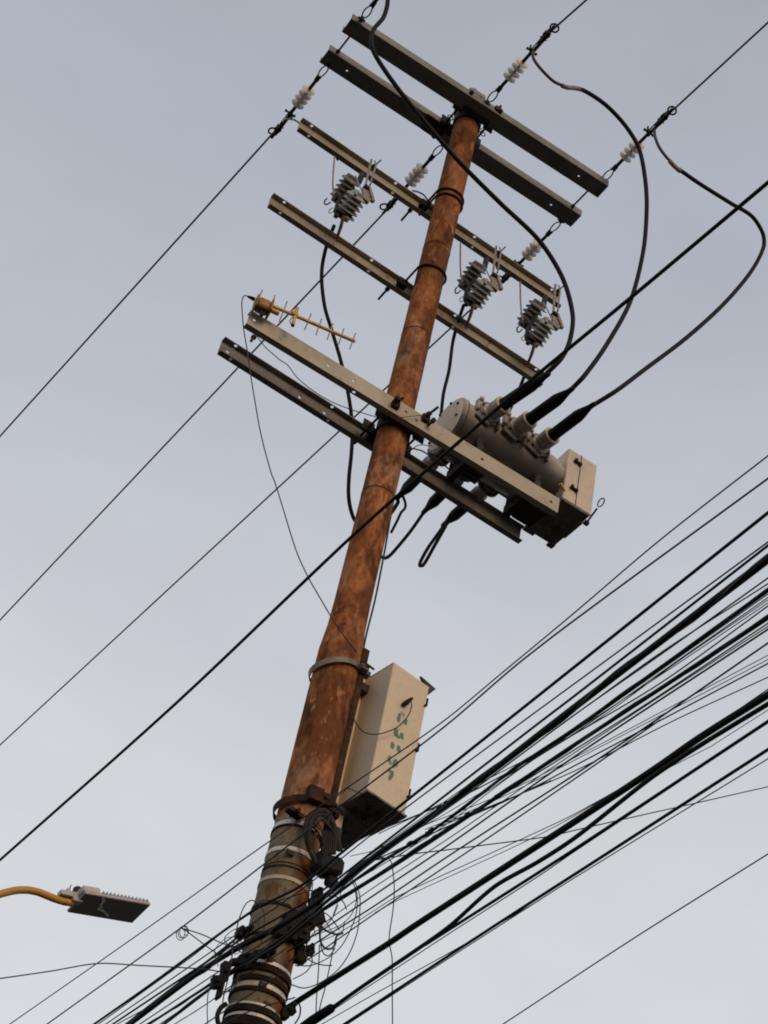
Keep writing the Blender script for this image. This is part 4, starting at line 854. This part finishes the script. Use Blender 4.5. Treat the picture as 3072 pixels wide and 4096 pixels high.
gear('cable_clamp', 'dark bracket on the pole between rust and beige paint, left of the coil', 'clamp', [(1178,3253,68,20,-.15),(1260,3180,60,60,.1),(1295,3200,44,50,.1)], -.15, 'rustdark')
mb = MB(); mb.tube(smoothline([z8 and ay(*z8(x,y),-.2) for x,y in ((460,1080),(430,1100),(408,1140),(408,1180),(418,1215))], 4), .012, 8); single('cable_stub', mb, M['black'], 'curled end of a thick black cable left of the pole foot', 'cable')
# long black splice sleeve low right
za = ax(1233,4096,.18).z; 
mb = MB(); p_ = [az(1340,4026,za), az(1325,4033,za), az(1250,4082,za), az(1180,4130,za)]; mb.tube(p_, [.008,.022,.024,.02], 10); single('cable_splice', mb, M['black'], 'fat black splice on the cable at the bottom edge right of the pole', 'splice')
# cable ties / knots along the bundles
def knot(x, y, w, ref, X0):
    z0 = ax(ref[0], ref[1], -.165-X0).z; c = az(x, y, z0); s = depth(c)/FPX; mb = MB(); d = (az(x+30, y-21, z0)-c).normalized()
    mb.tube([c-d*w*s*.9, c-d*w*s*.4, c+d*w*s*.4, c+d*w*s*.9], [w*s*.25, w*s*.48, w*s*.46, w*s*.25], 8); return mb
for x, y, w, ref, X0, lab in ((1870,3160,26,(1150,3690),.02,'black tape knot on the thickest lashed bundle right of the cabinet'),(1760,3235,26,(1150,3690),.02,'black tape knot on the thickest lashed bundle nearer the cabinet'),
        (1988,3187,22,(1150,3765),.05,'black knot where thin wires join the second lashed bundle'),(1870,3262,24,(1150,3765),.05,'black knot on the second lashed bundle, middle one'),(1740,3350,22,(1150,3765),.05,'black knot on the second lashed bundle, closest to the pole'),
        (1725,3322,22,(1140,3745),.03,'black knot on the thick fanned cable near the cabinet'),(1640,3375,22,(1140,3745),.03,'black knot on the thick fanned cable, lowest one')):
    single('tape_knot', knot(x, y, w, ref, X0), M['black'], lab, 'tape knot', 'tape knots on the cable bundles')

# ------------------------------------------------------------------ loose loops of thin wire around the lower pole
LOOPS = [
 ('loose thin loop left of the pole shoulder', [z8(x,y) for x,y in ((520,640),(540,560),(575,480),(610,455),(640,462)) ], -.2, .003),
 ('loose wire arching over the beige part of the pole', [z8(x,y) for x,y in ((600,540),(630,480),(680,456),(740,455),(800,470),(850,485))], -.16, .004),
 ('loose thin wire dropping in front of the beige pole', [z8(x,y) for x,y in ((640,470),(670,490),(688,540),(690,600),(680,680),(650,760))], -.18, .003),
 ('largest thin wire loop right of the pole', [z7(x,y) for x,y in ((445,0),(490,60),(512,130),(510,240),(495,350),(450,470),(390,560),(320,620),(240,665),(170,682),(100,662))], -.12, .003),
 ('second thin loop nested inside the largest one', [z7(x,y) for x,y in ((420,10),(470,50),(495,120),(492,220),(460,320),(400,430),(320,500),(220,545),(120,545))], -.13, .003),
 ('small thin loop right of the lower clamp', [z7(x,y) for x,y in ((200,470),(225,510),(215,550),(180,590),(110,628))], -.13, .003),
 ('thick stiff loop hanging by the main clamp', [z7(x,y) for x,y in ((265,285),(270,340),(275,400),(300,440),(335,445),(362,420),(372,370),(410,350))], -.18, .0055),
 ('stiff wire from the main clamp to the small black plug', [z7(x,y) for x,y in ((265,290),(300,330),(340,350),(380,358),(410,352))], -.18, .005),
 ('thin wire falling from the stiff loop to the bottom edge', [z7(x,y) for x,y in ((362,390),(345,480),(320,600),(300,690),(275,780),(262,850))], -.15, .003),
 ('thin wire falling straight beside it to the bottom edge', [z7(x,y) for x,y in ((268,420),(265,520),(258,640),(250,760),(247,870))], -.15, .003),
 ('thin wire curving from the right clamp up to the bundle', [z7(x,y) for x,y in ((170,420),(160,390),(200,350),(245,310))], -.14, .003),
 ('short curl at the pole foot clamp', [z7(x,y) for x,y in ((140,765),(153,800),(148,850),(120,899))], -.12, .004),
 ('thin wire swinging from the splice closure into the bundle', [z7(x,y) for x,y in ((380,180),(350,250),(310,300),(265,330))], -.14, .003),
 ('thin hairline arc behind the nested loops', [z7(x,y) for x,y in ((485,100),(490,160),(460,240),(400,300),(330,330),(200,380),(170,410))], -.10, .0025),
 ('thin vertical wire left of the pole foot', [z6(x,y) for x,y in ((1275,800),(1255,870),(1250,960),(1253,1050))], -.2, .0025),
 ('thin vertical wire between clamps left of the pole', [z6(x,y) for x,y in ((1430,470),(1410,560),(1400,640),(1385,740),(1350,880),(1340,960))], -.2, .003),
 ('thin wire from the cabinet underside to the pole', [(1448,3174),(1410,3160),(1390,3153),(1370,3172),(1340,3190)], -.14, .003),
 ('short thick wire at the left cabinet corner', [(1335,3203),(1350,3222),(1363,3238),(1375,3252)], -.14, .005),
]
for lab, q, Y, r in LOOPS: flat('loose_wire', lab, q, Y, r, 'thin', 'loose wire loops round the lower pole')

rnd = random.Random(11)
TANG = 'thin tangled loose wires round the lower pole'
for k in range(13):
    if k < 8: cx_, cy_, w_, h_ = rnd.uniform(1270,1370), rnd.uniform(3560,3800), rnd.uniform(25,95), rnd.uniform(80,170)
    else: cx_, cy_, w_, h_ = rnd.uniform(900,1000), rnd.uniform(3740,3920), rnd.uniform(18,60), rnd.uniform(30,90)
    a0 = rnd.uniform(0, 6.28); span = rnd.uniform(1.6, 3.4); yy = rnd.uniform(-.24,-.12); q = []
    for j in range(9):
        a = a0+span*j/8; q.append((cx_+cos(a)*w_*(1+.12*sin(3*a+k)), cy_+sin(a)*h_*(1+.10*cos(2*a+k))))
    flat('tangled_wire', 'thin dark wire curled loosely among the clamps on the lower pole', q, yy, rnd.choice((.0018,.0024,.003)), 'thin', TANG)

# ------------------------------------------------------------------ street lamp on its yellow arm
def lz(x, y): return (x*.422, 3400+.422*y)
nL = Vector((sin(radians(22)), sin(radians(-10)), -1)).normalized(); PL = V(-1.5, 4, 0)
def lp(x, y, off=0.0):
    d = ray(*lz(x, y)); q = PL-nL*off; t = nL.dot(q-CAM)/nL.dot(d); return CAM+d*t
A_, B_, C_, D_ = lp(810,405), lp(1430,515), lp(1255,695), lp(635,585)
lu = (B_-A_).normalized(); up_ = -nL; lv = up_.cross(lu).normalized()
if (D_-A_).dot(lv) < 0: lv = -lv
LL, LW = (B_-A_).length, (D_-A_).length
lamp_base = V(A_.x-3.1, A_.y+.1, -ZO)
lamp = thing('street_lamp', lamp_base, 'grey flat street lamp with cooling fins on a curved yellow arm at the left edge', 'street lamp')
cL = (A_+B_+C_+D_)/4
mb = MB(); mb.box(cL+up_*.012, (LL, LW, .024), X=lu, Y=lv, Z=up_, bev=.006); lb = part('lamp_housing', mb, M['lampbody'], lamp, smooth=False)
mb = MB(); mb.box(cL-up_*.003, (LL-.012, LW-.012, .006), X=lu, Y=lv, Z=up_); ln_ = part('lamp_glass', mb, M['lens'], lamp, 'dark flat lamp glass with a pale zigzag smear', smooth=False)
mb = MB(); pts = [lp(x, y, -.008) for x, y in ((975,450),(985,480),(962,515),(955,545),(930,568),(965,570),(995,590),(1015,612),(1028,638))]; vs = []; fs = []
for i, p_ in enumerate(pts):
    d = (pts[min(i+1, len(pts)-1)]-pts[max(i-1, 0)]).normalized(); s_ = d.cross(nL).normalized(); k = (.013,.015,.011,.017,.012,.018,.012,.014,.007)[i]; vs += [p_+s_*k, p_-s_*k]
for i in range(len(pts)-1): fs.append((2*i, 2*i+1, 2*i+3, 2*i+2))
mb.add(vs, fs); part('mark', mb, M['palezigzag'], ln_, smooth=False)  # pale zigzag strip laid on the lamp glass
mb = MB(); mb.box(A_+lu*(.085)+lv*(LW*.42)+up_*.058, (.19, LW*.80, .068), X=lu, Y=lv, Z=up_, bev=.01); part('driver_box', mb, M['lampbody'], lb)
for k in range(13):
    mb = MB(); u0 = .215+k*(LL-.235)/12; c = A_+lu*u0+lv*(LW*.5)+up_*.044
    mb.box(c, (.007, LW*.96, .042), X=lu, Y=lv, Z=up_, bev=.0015); mb.box(A_+lu*u0+lv*.012+up_*.034, (.018, .018, .022), X=lu, Y=lv, Z=up_, bev=.003); part('cooling_fin', mb, M['lampbody'], lb)
mb = MB(); mb.lathe([(0,.045),(.05,.045),(.07,.036),(.078,.015)], A_+lu*.03+lv*.17+up_*.09, up_, 20); part('photocell', mb, M['iron'], lamp)
armz = lambda x, y: ay(*lz(x, y), A_.y+LW*.55)
Ym = A_.y+LW*.55
q = [(690,503),(600,487),(520,462),(440,430),(360,399),(260,380),(150,383),(0,418),(-200,475),(-420,560)]
pts = [armz(*k) for k in q]; pts += [pts[-1]+V(-.25,0,-.25), pts[-1]+V(-.32,0,-.7)]; tail = pts[-1]
pts += [V(tail.x-.02, tail.y, -6), V(tail.x-.02, tail.y, -ZO)]
mb = MB(); ln = smoothline(pts, 7); mb.tube(ln, .036, 20); part('lamp_arm', mb, M['yellow'], lamp, 'curved ochre yellow tubular arm')
mb = MB(); mb.lathe([(0,.14),(.02,.14),(.03,.06),(.25,.055)], (tail.x-.02, tail.y, -ZO), (0,0,1), 16); part('base_flange', mb, M['yellow'], lamp)
a0 = ay(*lz(560,408), Ym-.02); a1 = ay(*lz(740,450), Ym-.02); dd = (a1-a0).normalized(); zz = Vector((0,0,1)); yy = zz.cross(dd).normalized(); zz = dd.cross(yy)
mb = MB(); mb.box((a0+a1)/2, ((a1-a0).length, .09, .05), X=dd, Y=yy, Z=zz, bev=.006); mb.box(a0+dd*.09+zz*.04, (.035,.05,.05), X=dd, Y=yy, Z=zz, bev=.006); mb.box(a1-dd*.02-zz*.02, (.10,.11,.09), X=dd, Y=yy, Z=zz, bev=.008)
brk = part('mounting_bracket', mb, M['lampbody'], lamp)
t0 = ay(*lz(640,420), Ym); mb = MB(); mb.tube([t0, t0+V(.005,0,.11)], [.010,.004], 8); mb.tube([ay(*lz(678,415), Ym), ay(*lz(678,392), Ym)], .008, 8); part('set_screw', mb, M['iron'], brk)
mb = MB(); mb.tube([ay(*lz(640,490), Ym-.02), ay(*lz(600,520), Ym-.02)], .010, 6); mb.box(ay(*lz(700,480), Ym), (.06,.08,.05), bev=.008); part('hinge_bolt', mb, M['iron'], brk)
